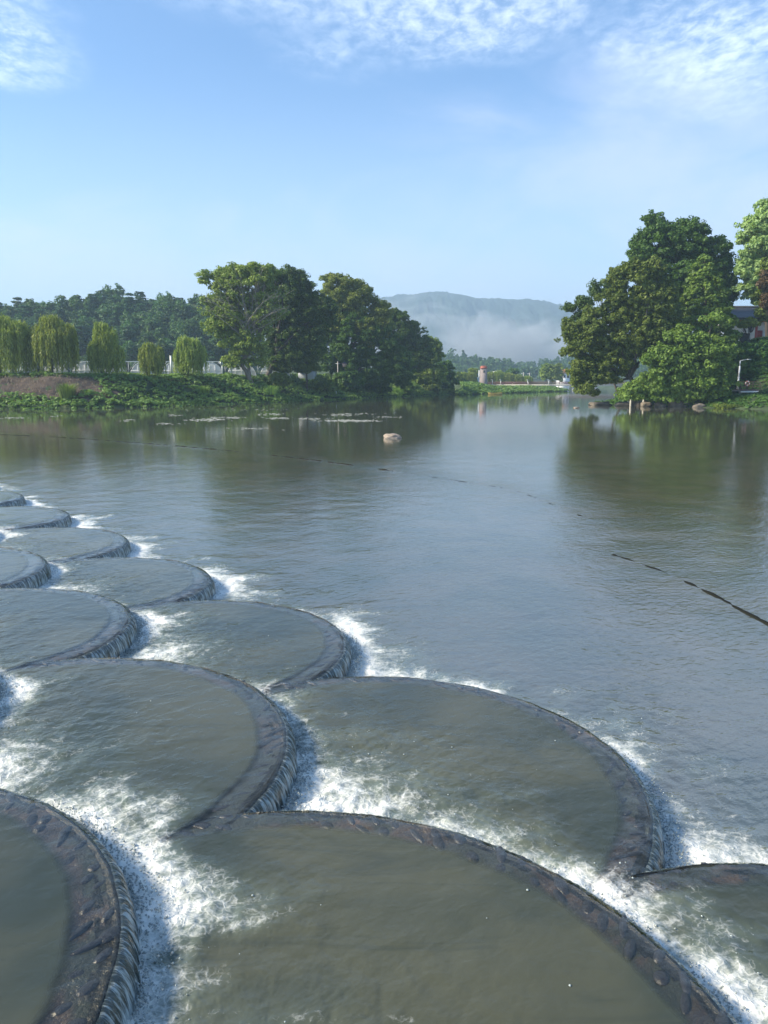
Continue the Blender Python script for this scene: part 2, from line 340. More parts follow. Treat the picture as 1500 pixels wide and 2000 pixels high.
def rimprofile(th, i):
    return .025 * (fbm(th * 6 + i * 11, th * 0 + 2.2, 3, 4) - .5)
RIMW = .29
def basin(k, i, res, label, vis=True, expo=0.0):
    cx, cy, r = ROW[k][i]; z0 = k * DZ; nth, nr = res
    e = empty('weir_basin', (cx, cy, z0 - DZ), label, 'weir basin', 'arc shaped basins of the stepped weir')
    a0 = math.atan2(NRM[1], NRM[0])
    th = a0 + np.linspace(-np.pi, np.pi, nth)
    # limit towards the two neighbours: straight joint through the cusp
    lim = np.full(nth, 99.0)
    for j in (i - 1, i + 1):
        if 0 <= j < len(ROW[k]):
            q = np.array(ROW[k][j]); dv = q[:2] - (cx, cy); D = np.hypot(*dv); h_ = (D * D + r * r - q[2] ** 2) / (2 * D)
            cs = (np.cos(th) * dv[0] + np.sin(th) * dv[1]) / D
            lim = np.where(cs > 1e-3, np.minimum(lim, h_ / np.maximum(cs, 1e-3)), lim)
    Rw = r + .02 * (fbm(th * 9 + i * 7, th * 0 + 1.1, 3, 2) - .5)
    rmax = np.minimum(Rw, lim + .002)
    isf = (lim > Rw)
    s = np.linspace(0, 1, nr) ** .8; s = s * .9995 + .0005
    RR = s[None, :] * rmax[:, None]; X = cx + RR * np.cos(th)[:, None]; Y = cy + RR * np.sin(th)[:, None]
    foam, flow = foamfield(X, Y, k)
    edge = Rw[:, None] - RR
    Z = z0 + .02 + bumps(X, Y, foam) - .030 * np.exp(-np.clip(edge, 0, None) / .06)
    Z += .010 * np.exp(-np.clip(edge, 0, None) / .3) * (fbm(X * 6, Y * 6, 3, 21) - .5) * 2
    nz = fbm(X * 3, Y * 3, 3, 8)
    murk = .07 + .93 * sstep(edge + .08 * (nz - .5), RIMW - .05, RIMW + .05)
    rip = .22 + .16 * (1 - sstep(edge, RIMW - .2, RIMW + .3)) + foam * 1.2
    mk('pool_water', np.stack([X, Y, Z], -1).reshape(-1, 3), gridf(nth, nr), POOL, e, smooth=True,
       attrs=dict(foam=foam.ravel(), murk=murk.ravel(), flow=flow.reshape(-1, 3), rip=rip.ravel()))
    # stone rim: a solid ring with inner slope and outer face, running on under the neighbour's water
    nt2 = max(160, nth // 3); tt = a0 + np.linspace(-R(128), R(128), nt2)
    rw2 = r + .02 * (fbm(tt * 9 + i * 7, tt * 0 + 1.1, 3, 2) - .5) - .012
    prof = [(-RIMW - .35, -.5), (-RIMW - .07, -.06), (-RIMW, -.035)] + [(-RIMW + RIMW * q / 10, -.028) for q in range(1, 10)] + [(-.03, -.02), (0, -.04), (.03, -.12), (.05, -DZ - .3)]
    pr = np.array(prof); r2 = rw2[:, None] + pr[None, :, 0]; X2 = cx + r2 * np.cos(tt)[:, None]; Y2 = cy + r2 * np.sin(tt)[:, None]
    top = ((pr[:, 0] > -RIMW - .01) & (pr[:, 0] < .01)).astype(float)
    Z2 = z0 + .02 + pr[None, :, 1] + top[None] * ((fbm(X2 * 3.2, Y2 * 3.2, 4, 31) - .5) * .05 + expo * .016 * sstep(fbm(X2 * 1.3, Y2 * 1.3, 3, 77), .45, .7)) + (i % 2) * .004
    # dark cobbles set into the rim
    mb = MB(); 
    jj = np.tile(np.arange(len(prof) - 1), nt2 - 1); an_ = np.repeat(tt[:-1] * r, len(prof) - 1); lipn = fbm(an_ * 2.6 + i * 9, jj * .55, 3, 51)
    mb.add(np.stack([X2, Y2, Z2], -1).reshape(-1, 3), gridf(nt2, len(prof)), m=np.where(jj >= 12.8 - 8.5 * lipn, 2, 0).astype(int)); lat = np.linspace(0, np.pi / 2, 4); lon = np.linspace(0, 2 * np.pi, 13)[:-1]
    tq = a0 - R(125)
    while tq < a0 + R(125):
        for rr_ in (rng.uniform(-.24, -.16), rng.uniform(-.13, -.06)):
            L_, W_ = rng.uniform(.05, .13), rng.uniform(.025, .05); an = tq + R(rng.uniform(25, 60)); c_ = (cx + (r + rr_) * math.cos(tq), cy + (r + rr_) * math.sin(tq))
            U = np.cos(lat)[:, None] * np.cos(lon)[None] * L_; W2 = np.cos(lat)[:, None] * np.sin(lon)[None] * W_; H = np.sin(lat)[:, None] + 0 * lon[None]
            x = c_[0] + U * math.cos(an) - W2 * math.sin(an); y = c_[1] + U * math.sin(an) + W2 * math.cos(an)
            ii = np.arange(3)[:, None] * 12; jj = np.arange(12)[None]; Q = np.stack([ii + jj, ii + (jj + 1) % 12, ii + 12 + (jj + 1) % 12, ii + 12 + jj], -1).reshape(-1, 4)
            mb.add(np.stack([x, y, z0 - .005 + H * .018 - .010], -1).reshape(-1, 3), Q, m=1)
            tq += R(rng.uniform(1.6, 4.6)) * 2.5 / r
    mb.build('stone_rim', [STONE, COBBLE, ALGAE], e, smooth=True)
    # falling water curtain on the free arc
    run = np.where(isf & (np.abs(th - a0) < R(125)))[0]
    if len(run):
        ta_ = np.linspace(th[run[0]] - .01, th[run[-1]] + .01, int(nth * 1.3)); nv = 14; v = np.linspace(0, 1, nv)
        uu = ta_ * r; cor = fbm(uu * 13 + i * 5, uu * 0 + .5, 3, 6) - .5
        RR = (r + .02 * (fbm(ta_ * 9 + i * 7, ta_ * 0 + 1.1, 3, 2) - .5))[:, None] - .01 + (.10 * np.sin(v * np.pi / 2) ** .8)[None] + cor[:, None] * .045 * v[None] ** .7 + .012 * np.sin(uu[:, None] * 95 + v[None] * 2.5) * v[None] ** .5
        sh = .10 * v[None] * (fbm(uu * 2.2, uu * 0, 2, 3) - .3)[:, None] / r
        TT = ta_[:, None] + sh; zl = z0 - .012 - (DZ + .05) * v ** 1.6
        Vv = np.stack([cx + RR * np.cos(TT), cy + RR * np.sin(TT), np.broadcast_to(zl[None], RR.shape) + cor[:, None] * .015], -1)
        fl = np.stack([np.broadcast_to(uu[:, None], RR.shape), np.broadcast_to(v[None], RR.shape), 0 * RR], -1)
        mk('water_curtain', Vv.reshape(-1, 3), gridf(len(ta_), nv), FALL, e, smooth=True, attrs=dict(flow=fl.reshape(-1, 3)))
    return e
# res (angle, radius) by nearness
basin(1, 0, (220, 40), 'farthest arc basin of the weir, just outside the left picture edge')
basin(1, 1, (260, 50), 'smallest far arc basin at the left picture edge, farthest with a visible rim')
basin(1, 2, (300, 60), 'second visible arc basin from the far end of the outer weir row')
basin(1, 3, (380, 80), 'third visible arc basin from the far end, pale stone on its rim')
basin(1, 4, (480, 100), 'fourth visible arc basin from the far end of the outer row')
basin(1, 5, (640, 130), 'outer row arc basin with exposed dark rocks at its near tip')
basin(1, 6, (1000, 200), 'large outer row arc basin in the middle right with an orange stained wet rim', expo=0.0)
basin(1, 7, (900, 160), 'arc basin cut by the right picture edge with dark pool and foam at its left', expo=0.0)
basin(2, 0, (200, 40), 'middle row arc basin just outside the left picture edge beyond the small cascades')
basin(2, 1, (360, 80), 'middle row arc basin half cut by the left edge with small bright fall')
basin(2, 2, (560, 110), 'middle row arc basin at left with long bright curtain and blue reflection')
basin(2, 3, (900, 180), 'large middle row arc basin left of centre with bright ribbed curtain')
basin(2, 4, (1400, 260), 'largest arc basin in the bottom foreground with olive water and cobbled rim', expo=0.0)
basin(3, 1, (300, 60), 'upper row arc basin just outside the left picture edge feeding the foamy pool')
basin(3, 2, (1200, 220), 'arc basin in the bottom left corner with a wide cobbled rim and ribbed falls')
basin(3, 3, (300, 60), 'upper row arc basin below the bottom picture edge beside the largest basin')

# ------------------------------------------------------------------ river
def lin(*segs):
    o = []
    for a, b, st in segs: o.append(np.arange(a, b, st))
    return np.concatenate(o)
xs = np.unique(np.r_[-np.geomspace(18, 900, 30), lin((-18, -8, .09), (-8, -3, .06), (-3, 6, .03), (6, 20, .25)), np.geomspace(20, 900, 28)])
ys = np.unique(np.r_[-np.geomspace(2, 300, 12), lin((-2, 3.5, .3), (3.5, 10, .03), (10, 16, .05), (16, 28, .08), (28, 60, .5)), np.geomspace(60, 900, 40)])
X, Y = np.meshgrid(xs, ys, indexing='ij')
foam, flow = foamfield(X, Y, 0)
Dd = np.hypot(X, Y)
rip = .6 * np.interp(Dd, [0, 12, 25, 40, 60, 90, 250], [.8, .8, .6, .36, .12, .05, .04]) + foam
rip *= .6 + .8 * fbm(X * .09, Y * .14, 3, 12)
SL = [[(-60, 846), (120, 854), (300, 867), (450, 880), (600, 897), (700, 910), (775, 921), (880, 937), (1000, 955), (1080, 985), (1140, 1010), (1200, 1034)], [(1180, 1078), (1240, 1096), (1310, 1120), (1390, 1160), (1450, 1192), (1530, 1235)]]
ds = np.full(X.shape, 99.)
for L_ in SL:
    W_ = [at(a, b, z=0)[:2] for a, b in L_]
    for a, b in zip(W_[:-1], W_[1:]):
        q = b - a; u_ = np.clip(((X - a[0]) * q[0] + (Y - a[1]) * q[1]) / (q @ q), 0, 1); ds = np.minimum(ds, np.hypot(X - a[0] - u_ * q[0], Y - a[1] - u_ * q[1]))
rip = rip + .45 * np.exp(-ds / 1.0) * np.clip(20 / Dd, .3, 1.2)
Z = bumps(X, Y, foam) * np.where(Dd < 40, 1, 0)
mk('river', np.stack([X, Y, Z], -1).reshape(-1, 3), gridf(len(xs), len(ys), True), RIVER, smooth=True,
   attrs=dict(foam=foam.ravel(), murk=np.ones(X.size), flow=flow.reshape(-1, 3), rip=rip.ravel()))['kind'] = 'structure'

# ------------------------------------------------------------------ ground
def wl(pts): return [tuple(at(x, y, z=0)[:2]) for x, y in pts]
LEFT = wl([(0, 799), (80, 799), (170, 798), (300, 795), (400, 791), (470, 789), (540, 786), (620, 782), (720, 777.5), (800, 774), (860, 771.5), (885, 770)])
SPIT = wl([(900, 771), (940, 769.5), (985, 768), (1040, 766.5), (1062, 765.5)])
RIGHT = wl([(1560, 801), (1500, 800), (1400, 797), (1300, 794), (1215, 792), (1180, 790), (1160, 788)])
poly = [(-400, 60), (-150, 85), (-85, 97)] + LEFT + SPIT + [(62, 262), (60, 330), (90, 420), (140, 420), (105, 330), (84, 260), (70, 215), (48, 160), (38, 132)] + RIGHT[::-1] + [(80, 90), (200, 60), (300, -300), (-400, -300)]
poly = np.array(poly)
def sdist(X, Y):
    """distance to the shoreline, positive on land"""
    d = np.full(X.shape, 1e9); ins = np.zeros(X.shape, bool); n = len(poly)
    for i in range(n):
        a, b = poly[i], poly[(i + 1) % n]; e = b - a
        t_ = np.clip(((X - a[0]) * e[0] + (Y - a[1]) * e[1]) / (e @ e + 1e-9), 0, 1)
        d = np.minimum(d, np.hypot(X - a[0] - t_ * e[0], Y - a[1] - t_ * e[1]))
        c = ((a[1] > Y) != (b[1] > Y)) & (X < (b[0] - a[0]) * (Y - a[1]) / (b[1] - a[1] + 1e-12) + a[0])
        ins ^= c
    return np.where(ins, -d, d)
def interp(x, pts): return np.interp(x, [p[0] for p in pts], [p[1] for p in pts])
def height(X, Y, d=None):
    if d is None: d = sdist(X, Y)
    L_ = sstep(-X, -22, 2) * sstep(-Y, -215, -185)          # left bank weight
    Rw = sstep(X, 26, 34) * sstep(-Y, -200, -150)
    top = 2.4 + L_ * 1.9 - Rw * .9 - 1.35 * sstep(X, 26, 36) * sstep(-Y, -310, -290) * sstep(Y, 200, 215)
    wid = 7 + L_ * 3
    nz = fbm(X * .35, Y * .35, 3, 40)
    z = top * sstep(d + (nz - .5) * 1.5 * (d > .2), -1.0, wid) + np.where(d > 0, (nz - .5) * .5 * sstep(d, 0, 3), 0)
    z = z + 9.0 * Rw * sstep(d, 9, 24) * sstep(X, 44, 58)
    z = z + 22 * sstep(Y, 225, 305) * interp(X, [(-700, .3), (-300, .55), (-150, .78), (-110, 1), (-70, 1), (-35, .62), (0, .2), (45, 0)]) * sstep(-Y, -700, -330)
    hm = interp(X, [(-100, 1), (80, .95), (115, .3), (150, .35), (200, .9), (320, 1.2), (600, .8)])
    z = z + 15 * sstep(Y, 560, 720) * hm * (.8 + .4 * fbm(X * .02, Y * .02, 3, 50)) * sstep(-Y, -1600, -1100)
    return np.where(d < 0, np.maximum(-1.6, d * .5) + .1, z)
gx = np.unique(np.r_[-np.geomspace(90, 2200, 45), np.arange(-90, 110, 1.6), np.geomspace(110, 2200, 45)])
gy = np.unique(np.r_[-400, -200, -60, 0, np.arange(20, 90, 6), np.arange(90, 320, 1.6), np.geomspace(320, 3100, 60)])
X, Y = np.meshgrid(gx, gy, indexing='ij'); SD = sdist(X, Y)
m, t = mat('ground'); Pp = t.n('ShaderNodeNewGeometry').outputs['Position']
n1 = t.noise(Pp, .35, 6, .65); n2 = t.noise(Pp, 2.5, 5, .6)
c = t.mixc(t.sstep(n1, .35, .65), (.028, .05, .014, 1), (.06, .085, .025, 1)); c = t.mixc(t.sstep(n2, .6, .75), c, (.09, .075, .045, 1))
out(t, t.n('ShaderNodeBsdfPrincipled', {'Base Color': c, 'Roughness': .95})); GROUND = m
mk('ground', np.stack([X, Y, height(X, Y, SD)], -1).reshape(-1, 3), gridf(len(gx), len(gy), True), GROUND, smooth=True)['kind'] = 'structure'
def gz(x, y): return float(height(np.array([x]), np.array([y]))[0])

# mountains
def mountain(name, y0, prof, depth, s):
    px = np.linspace(-300, 1700, 1000); wx = (px - 750) / F * y0; top = CH + (HOR - np.interp(px, [p[0] for p in prof], [p[1] for p in prof])) / F * y0
    v = np.linspace(0, 1, 60); X = np.repeat(wx[:, None], 60, 1); Y = y0 - depth + v[None] * depth * 1.5 + 0 * X
    sh = np.where(v < .667, sstep(v, -.1, .667), 1 - (v - .667) * 1.2)[None]
    rid = np.abs(fbm(X * .007, Y * .007, 5, s) - .5) * 2
    Z = top[:, None] * sh * (1 - .42 * rid * (1 - sstep(v, .45, .667)[None])) + (fbm(X * .02, Y * .02, 3, s + 3) - .5) * 14 + (fbm(X * .12, Y * .12, 2, s + 9) - .5) * 11
    m, t = mat(name); Pp = t.n('ShaderNodeNewGeometry').outputs['Position']
    c = t.mixc(t.noise(Pp, .02, 6, .65), (.012, .028, .022, 1), (.028, .050, .034, 1))
    out(t, t.n('ShaderNodeBsdfPrincipled', {'Base Color': c, 'Roughness': 1.}))
    mk(name, np.stack([X, Y, Z], -1).reshape(-1, 3), gridf(1000, 60, True), m, smooth=True)['kind'] = 'structure'
mountain('mountain', 2300, [(-500, 640), (560, 640), (680, 600), (770, 586), (830, 581), (870, 580), (905, 584), (930, 591), (965, 593), (1000, 597), (1040, 594), (1060, 596), (1095, 605), (1180, 625), (1350, 640), (2100, 650)], 560, 60)
mountain('distant_hills', 2750, [(-500, 590), (-100, 590), (20, 596), (60, 612), (200, 640), (700, 660), (2100, 660)], 500, 90)

# ------------------------------------------------------------------ foliage
def norm(v): return v / (np.linalg.norm(v, axis=-1, keepdims=True) + 1e-9)
def rdir(n): return norm(rng.normal(size=(n, 3)))
def leafquads(P, N, size, rnd, aspect=1.7):
    n = len(P); a = norm(np.cross(N, rdir(n))); b = np.cross(N, a)
    s = (size * rng.uniform(.65, 1.35, n))[:, None] if np.isscalar(size) else size[:, None]
    a = a * s * .5 * aspect; b = b * s * .5
    V = np.stack([P - a, P - .1 * a + b, P + a, P - .1 * a - b], 1).reshape(-1, 3)
    return V, np.arange(4 * n).reshape(-1, 4), np.repeat(rnd, 4)
def clumps(Cc, rc, nl, size, up=.45, flat=.65, crnd=None):
    """leaf clumps of radius rc at centres Cc"""
    n = len(Cc); rc = np.broadcast_to(rc, n)
    d = rdir(n * nl); rad = rng.uniform(.25, 1, n * nl) ** .5
    P = np.repeat(Cc, nl, 0) + d * (rad * np.repeat(rc, nl))[:, None] * np.array([1, 1, flat])
    N = norm(d * .7 + np.array([0, 0, up]) + rdir(n * nl) * .55)
    if crnd is None: crnd = rng.uniform(0, 1, n)
    rnd = np.clip(np.repeat(crnd, nl) * .62 + rng.uniform(0, .38, n * nl), 0, 1)
    return leafquads(P, N, size, rnd)
def shell(c, ax, n, inner=.55):
    d = rdir(n); 
    return c + d * np.array(ax) * (rng.uniform(inner ** 3, 1, n) ** (1 / 3))[:, None], d
def crownpts(ells, Y, lob=1.7, cover=1.5, nclump=13, depth=.8, back=.55, gaps=.0):
    """big ellipsoids (px,py,rx,ry in photo pixels) -> clump centres"""
    out_, tops = [], []
    for e in ells:
        px, py, rx, ry = e[:4]; yo = e[4] if len(e) > 4 else 0
        c = at(px, py, Y + yo); k = (Y + yo) / F; a, cz = rx * k, ry * k; b = a * depth
        nl = max(4, int(cover * (a * cz * 2 + a * b + b * cz) / lob ** 2))
        q, d = shell(c, (max(a - lob * .6, .3), max(b - lob * .6, .3), max(cz - lob * .5, .3)), nl)
        keep = (d[:, 1] < .1) | (rng.uniform(size=nl) < back); q = q[keep]
        if gaps: q = q[rng.uniform(size=len(q)) > gaps]
        far = rng.uniform(size=len(q)) < .16; q[far] = c + (q[far] - c) * rng.uniform(1.05, 1.22, (far.sum(), 1))
        tops.append(c)
        lr = lob * rng.uniform(.5, 1.5, len(q)) * np.where(far[:len(q)] if len(far) == len(q) else False, .55, 1)
        qq = np.repeat(q, nclump, 0); dd = rdir(len(qq)); dd[:, 2] = np.abs(dd[:, 2]) * 1.0 - .25
        out_.append(qq + dd * np.repeat(lr, nclump)[:, None] * rng.uniform(.35, 1, len(qq))[:, None] * np.array([1, 1, .88]))
    return np.concatenate(out_), tops
LM = dict(
    dark=leafmat('dark_leaves', (0.036, 0.082, 0.016), (0.114, 0.204, 0.034)),
    mid=leafmat('green_leaves', (0.057, 0.101, 0.016), (0.201, 0.269, 0.045)),
    bright=leafmat('bright_leaves', (0.069, 0.118, 0.016), (0.213, 0.280, 0.050)),
    olive=leafmat('olive_leaves', (0.093, 0.140, 0.023), (0.309, 0.358, 0.066)),
    pale=leafmat('pale_leaves', (0.160, 0.227, 0.074), (0.393, 0.472, 0.176)),
    willow=leafmat('willow_leaves', (0.120, 0.168, 0.033), (0.372, 0.417, 0.097)),
    pine=leafmat('pine_needles', (0.021, 0.059, 0.017), (0.069, 0.141, 0.043)),
    wood=leafmat('hill_leaves', (0.029, 0.073, 0.020), (0.110, 0.194, 0.048)),
    rust=leafmat('rusty_leaves', (0.060, 0.035, 0.018), (0.130, 0.078, 0.040)),
    creeper=leafmat('creeper_leaves', (0.072, 0.130, 0.028), (0.240, 0.340, 0.080)),
    reed=leafmat('reed_blades', (0.101, 0.203, 0.036), (0.283, 0.432, 0.085)))
def limb(mb, a, b, r0, r1, bend=.05, k=6, n=10):
    bend = min(bend, .06)
    a, b = np.array(a, float), np.array(b, float); L_ = np.linalg.norm(b - a); u = np.linspace(0, 1, n)[:, None]
    P_ = a + (b - a) * u + np.sin(u * np.pi) * rng.normal(size=3) * L_ * bend + np.array([0, 0, 1]) * (u * (1 - u)) * L_ * .25
    P_[1:-1] += rng.normal(size=(n - 2, 3)) * L_ * .008
    mb.tube(P_, np.linspace(r0, r1, n), k); return P_
def tree(name, ells, Y, base, label, cat='tree', leaf='mid', lsize=.2, lob=1.35, cover=2.0, nclump=13, nleaf=36, rc=.52, bark=None, trunkr=.35, depth=.8, bare=0, group=None, gaps=0, forks=1, flat=.85, up=.35, twigs=True):
    bx, by = base[0], Y + (base[2] if len(base) > 2 else 0)
    b0 = at(bx, base[1], by); b0[2] = gz(b0[0], b0[1]) - .3
    e = empty(name, tuple(b0), label, cat, group)
    cp, tops = crownpts(ells, Y, lob, cover, nclump, depth, gaps=gaps)
    g = vnoise(cp[:, 0] * .45, cp[:, 2] * .45 + cp[:, 1] * .3, 5)
    V, Q, r = clumps(cp, rc * rng.uniform(.6, 1.3, len(cp)), nleaf, lsize, up, flat, np.clip(.25 + .5 * g + rng.uniform(-.3, .3, len(cp)), 0, 1))
    mk('crown', V, Q, LM[leaf], e, attrs=dict(rnd=r))
    mb = MB(); top = tops[0]; fork = b0 + (np.mean(tops, 0) - b0) * np.array([.35, .35, .38])
    starts = [b0 + np.array([q * trunkr * 1.5, 0, 0]) for q in range(forks)]
    for s_ in starts:
        limb(mb, s_, fork + rng.normal(size=3) * (.2 + .9 * (forks > 1)), trunkr, trunkr * .65, .03, 8)
    for c in tops:
        P_ = limb(mb, fork, c, trunkr * .55, trunkr * .2, .10)
    if twigs:
        idx = rng.choice(len(cp), min(len(cp), 60 + bare), replace=False)
        ta = np.array(tops)
        for i in idx:
            j = np.argmin(np.linalg.norm(ta - cp[i], axis=1)); s_ = ta[j] * .55 + fork * .45 + (cp[i] - ta[j]) * .2
            limb(mb, s_, cp[i], trunkr * .16, .02, .12, 4, 5)
    mb.build('trunk', bark or BARK, e, smooth=True)
    return e
LPX = [0, 80, 170, 300, 400, 470, 540, 620, 720, 800, 860, 885]
def SHD(px): return float(np.interp(px, LPX, [p[1] for p in LEFT]))
# ---- big trees of the left bank
e = tree('broadleaf_tree', [(485, 560, 62, 45), (425, 590, 38, 40), (455, 545, 45, 32), (505, 535, 40, 28), (430, 640, 36, 30), (470, 668, 42, 34), (405, 545, 20, 22), (520, 610, 40, 50), (455, 620, 45, 40), (455, 700, 26, 24), (500, 690, 30, 30)], SHD(487) + 11, (487, 733), 'tall open crowned tree with grey bare branches at the left of the big riverside clump', leaf='olive', bark=PALEBARK, trunkr=.42, bare=160, gaps=.34, cover=1.7, nleaf=22, lsize=.24, forks=2)
mb = MB(); Yb = SHD(487) + 11
for i in range(30):
    f0 = at(487 + rng.normal() * 10, 655 - rng.uniform(0, 30), Yb - 2.0); an = rng.uniform(R(12), R(168)); L_ = rng.uniform(4.5, 10.5)
    e1 = f0 + np.array([math.cos(an) * L_ * .9, -rng.uniform(.2, 2.6), math.sin(an) * L_]); P_ = limb(mb, f0, e1, rng.uniform(.04, .08), .015, .06, 5, 9)
    for j in (4, 5, 6, 7):
        limb(mb, P_[j], P_[j] + (rng.normal() * 1.2, -rng.uniform(0, .7), rng.uniform(.2, 1.7)), .035, .012, .05, 4, 5)
mb.build('bare_branches', simple('dead_wood', (.22, .20, .165), .85, .25, 4), e, smooth=True)
tree('broadleaf_tree', [(560, 585, 48, 62), (590, 570, 22, 40), (575, 540, 26, 20), (548, 640, 40, 60), (600, 640, 45, 60), (530, 560, 28, 30), (560, 700, 45, 36), (632, 610, 28, 40), (620, 585, 18, 24)], SHD(540) + 16, (518, 730, -3), 'dark dense round tree right behind the open grey branched tree', leaf='dark', trunkr=.5)
tree('broadleaf_tree', [(598, 640, 30, 34), (610, 680, 26, 30), (575, 672, 24, 34), (622, 625, 16, 26), (590, 605, 22, 16), (600, 712, 30, 26)], SHD(600) + 7, (600, 742), 'lighter green small tree with hanging leaf clumps before the dark clump', leaf='mid', trunkr=.22, gaps=.1)
tree('broadleaf_tree', [(672, 575, 46, 38), (655, 548, 28, 16), (700, 580, 34, 26), (650, 620, 40, 45), (718, 630, 44, 50), (745, 620, 26, 40)], SHD(668) + 13, (668, 738), 'tall tree with feathery broken top in the middle of the riverside clump', leaf='olive', trunkr=.45, gaps=.18, bare=60)
tree('broadleaf_tree', [(690, 660, 52, 60), (650, 690, 40, 42), (740, 680, 45, 60), (715, 720, 50, 36), (780, 720, 35, 40)], SHD(690) + 9, (680, 752, 0), 'low dark spreading tree filling the foot of the riverside clump', leaf='dark', trunkr=.4)
tree('broadleaf_tree', [(775, 650, 40, 42), (760, 620, 20, 14), (800, 665, 32, 40), (790, 705, 42, 40), (820, 690, 30, 36)], SHD(785) + 9, (785, 758), 'green tree sloping down towards the water right of the tall feathery tree', leaf='dark', trunkr=.4, lsize=.25)
tree('broadleaf_tree', [(835, 672, 20, 20), (850, 690, 18, 20), (830, 715, 34, 34), (812, 735, 30, 28), (846, 735, 26, 26)], SHD(832) + 8, (832, 762), 'tree with a notched airy top near the end of the riverside clump', leaf='olive', trunkr=.35, gaps=.12, lsize=.25)
tree('broadleaf_tree', [(868, 725, 18, 22), (856, 745, 24, 20), (878, 745, 14, 18)], SHD(866) + 6, (866, 766), 'last low tree at the right end of the riverside clump', leaf='dark', trunkr=.25, lsize=.3)
for i, (a, b, r1, r2, Y, lab) in enumerate([(548, 742, 22, 14, 133, 'round bush on the bank under the dark dense tree'), (625, 755, 40, 14, 140, 'low wide bush below the riverside clump left of the marker post'),
        (735, 752, 34, 20, 152, 'dark bush at the waterline beneath the feathery tree'), (790, 757, 30, 14, 163, 'pale feathery bush at the waterline in the middle of the clump foot'),
        (838, 760, 24, 11, 176, 'low bush at the waterline near the end of the clump'), (872, 762, 16, 9, 192, 'smallest waterline bush at the tip of the riverside clump'), (680, 745, 30, 24, 150, 'deep green bush left of the feathery tree foot')]):
    Y = SHD(a) + (4 if a > 700 else 6); c = at(a, b, Y); e = empty('riverside_bush', (c[0], c[1], gz(c[0], c[1])), lab, 'bush', 'bushes at the foot of the left bank trees')
    cp, _ = crownpts([(a, b, r1, r2)], Y, 1.0, 2.2, 10)
    V, Q, r = clumps(cp, .5, 24, .32); mk('foliage', V, Q, LM[['mid', 'mid', 'dark', 'reed', 'mid', 'mid', 'dark'][i]], e, attrs=dict(rnd=r))
    mb = MB(); [limb(mb, np.array(e.location), np.array(e.location) + (rng.uniform(-1.5, 1.5), rng.uniform(-1, 1), rng.uniform(.8, 1.6)), .05, .02) for _ in range(5)]; mb.build('stem', BARK, e)

# ---- right bank cluster
tree('broadleaf_tree', [(1285, 480, 52, 45), (1277, 437, 18, 24), (1345, 470, 48, 42), (1395, 500, 36, 40), (1330, 540, 70, 60), (1250, 500, 30, 45), (1400, 570, 38, 60)], 134, (1330, 745), 'tallest dark green tree at the back of the right bank cluster', leaf='dark', trunkr=.5, lsize=.235)
tree('broadleaf_tree', [(1232, 570, 52, 56), (1285, 590, 45, 50), (1180, 640, 55, 60), (1250, 650, 65, 55), (1140, 690, 40, 55), (1150, 750, 38, 30), (1195, 715, 45, 48), (1300, 640, 38, 50), (1118, 640, 22, 40), (1265, 530, 38, 26)], 119, (1240, 780), 'broad sunlit green tree whose boughs hang down to the river on the right', leaf='mid', trunkr=.4, lsize=.235, depth=.62)
tree('broadleaf_tree', [(1178, 570, 26, 22), (1150, 600, 24, 26), (1205, 560, 18, 18), (1135, 625, 16, 20), (1110, 600, 9, 9)], 126, (1215, 770), 'sparse dark tree top showing above the left shoulder of the right cluster', leaf='dark', trunkr=.2, gaps=.3)
# conical bright evergreen
def cone_tree(name, apex, spread, Y, base, label, leaf, core):
    top = at(apex[0], apex[1], Y); k = Y / F; b0 = at(base[0], base[1], Y); b0[2] = gz(b0[0], b0[1]) - .2; H = top[2] - b0[2]
    e = empty(name, tuple(b0), label, 'tree'); n = 1500; u = rng.uniform(0, 1, n) ** .62; th = rng.uniform(0, 2 * np.pi, n)
    z = top[2] - u * H * .93; rad = spread * k * (u ** .55) * (1 - .35 * sstep(u, .72, 1)) * (.86 + .14 * np.sin(u * 60 + th * 3)); x = np.interp(z, [b0[2], top[2]], [b0[0], top[0]])
    q = np.stack([x + rad * np.cos(th), Y + rad * np.sin(th), z - rad * .22], -1)
    V, Q, r = clumps(q, .62, 26, .32, .5, .45); mk('crown', V, Q, LM[leaf], e, attrs=dict(rnd=r))
    mb = MB(); mb.tube([b0, (b0 + top) / 2, top], [.35, .2, .05]); 
    for i in range(60):
        j = rng.integers(n); mb.tube([(np.interp(q[j][2], [b0[2], top[2]], [b0[0], top[0]]), Y, q[j][2] + .8), q[j]], [.07, .02], 4)
    mb.build('trunk', BARK, e); return e
cone_tree('evergreen_tree', (1376, 498), 80, 124.5, (1385, 745), 'dense cone shaped evergreen with a bright pointed top in the right cluster', 'mid', 'dark')
tree('broadleaf_tree', [(1340, 660, 42, 36), (1300, 700, 45, 42), (1370, 700, 62, 46), (1285, 745, 55, 36), (1360, 750, 62, 36), (1395, 625, 22, 12), (1410, 720, 32, 46), (1240, 765, 26, 20), (1290, 772, 40, 16), (1340, 774, 45, 15), (1385, 765, 26, 22), (1225, 770, 20, 14)], 113.8, (1350, 785, 4), 'low bright leaved tree spreading over the rocks before the boardwalk', leaf='bright', trunkr=.22, lsize=.25, nleaf=22, depth=.6, forks=2)
tree('broadleaf_tree', [(1480, 470, 46, 50), (1515, 450, 50, 60), (1460, 540, 30, 44), (1500, 560, 42, 50)], 131, (1500, 660), 'pale silvery green tree cut by the right picture edge', leaf='pale', trunkr=.4, gaps=.15, lsize=.3)
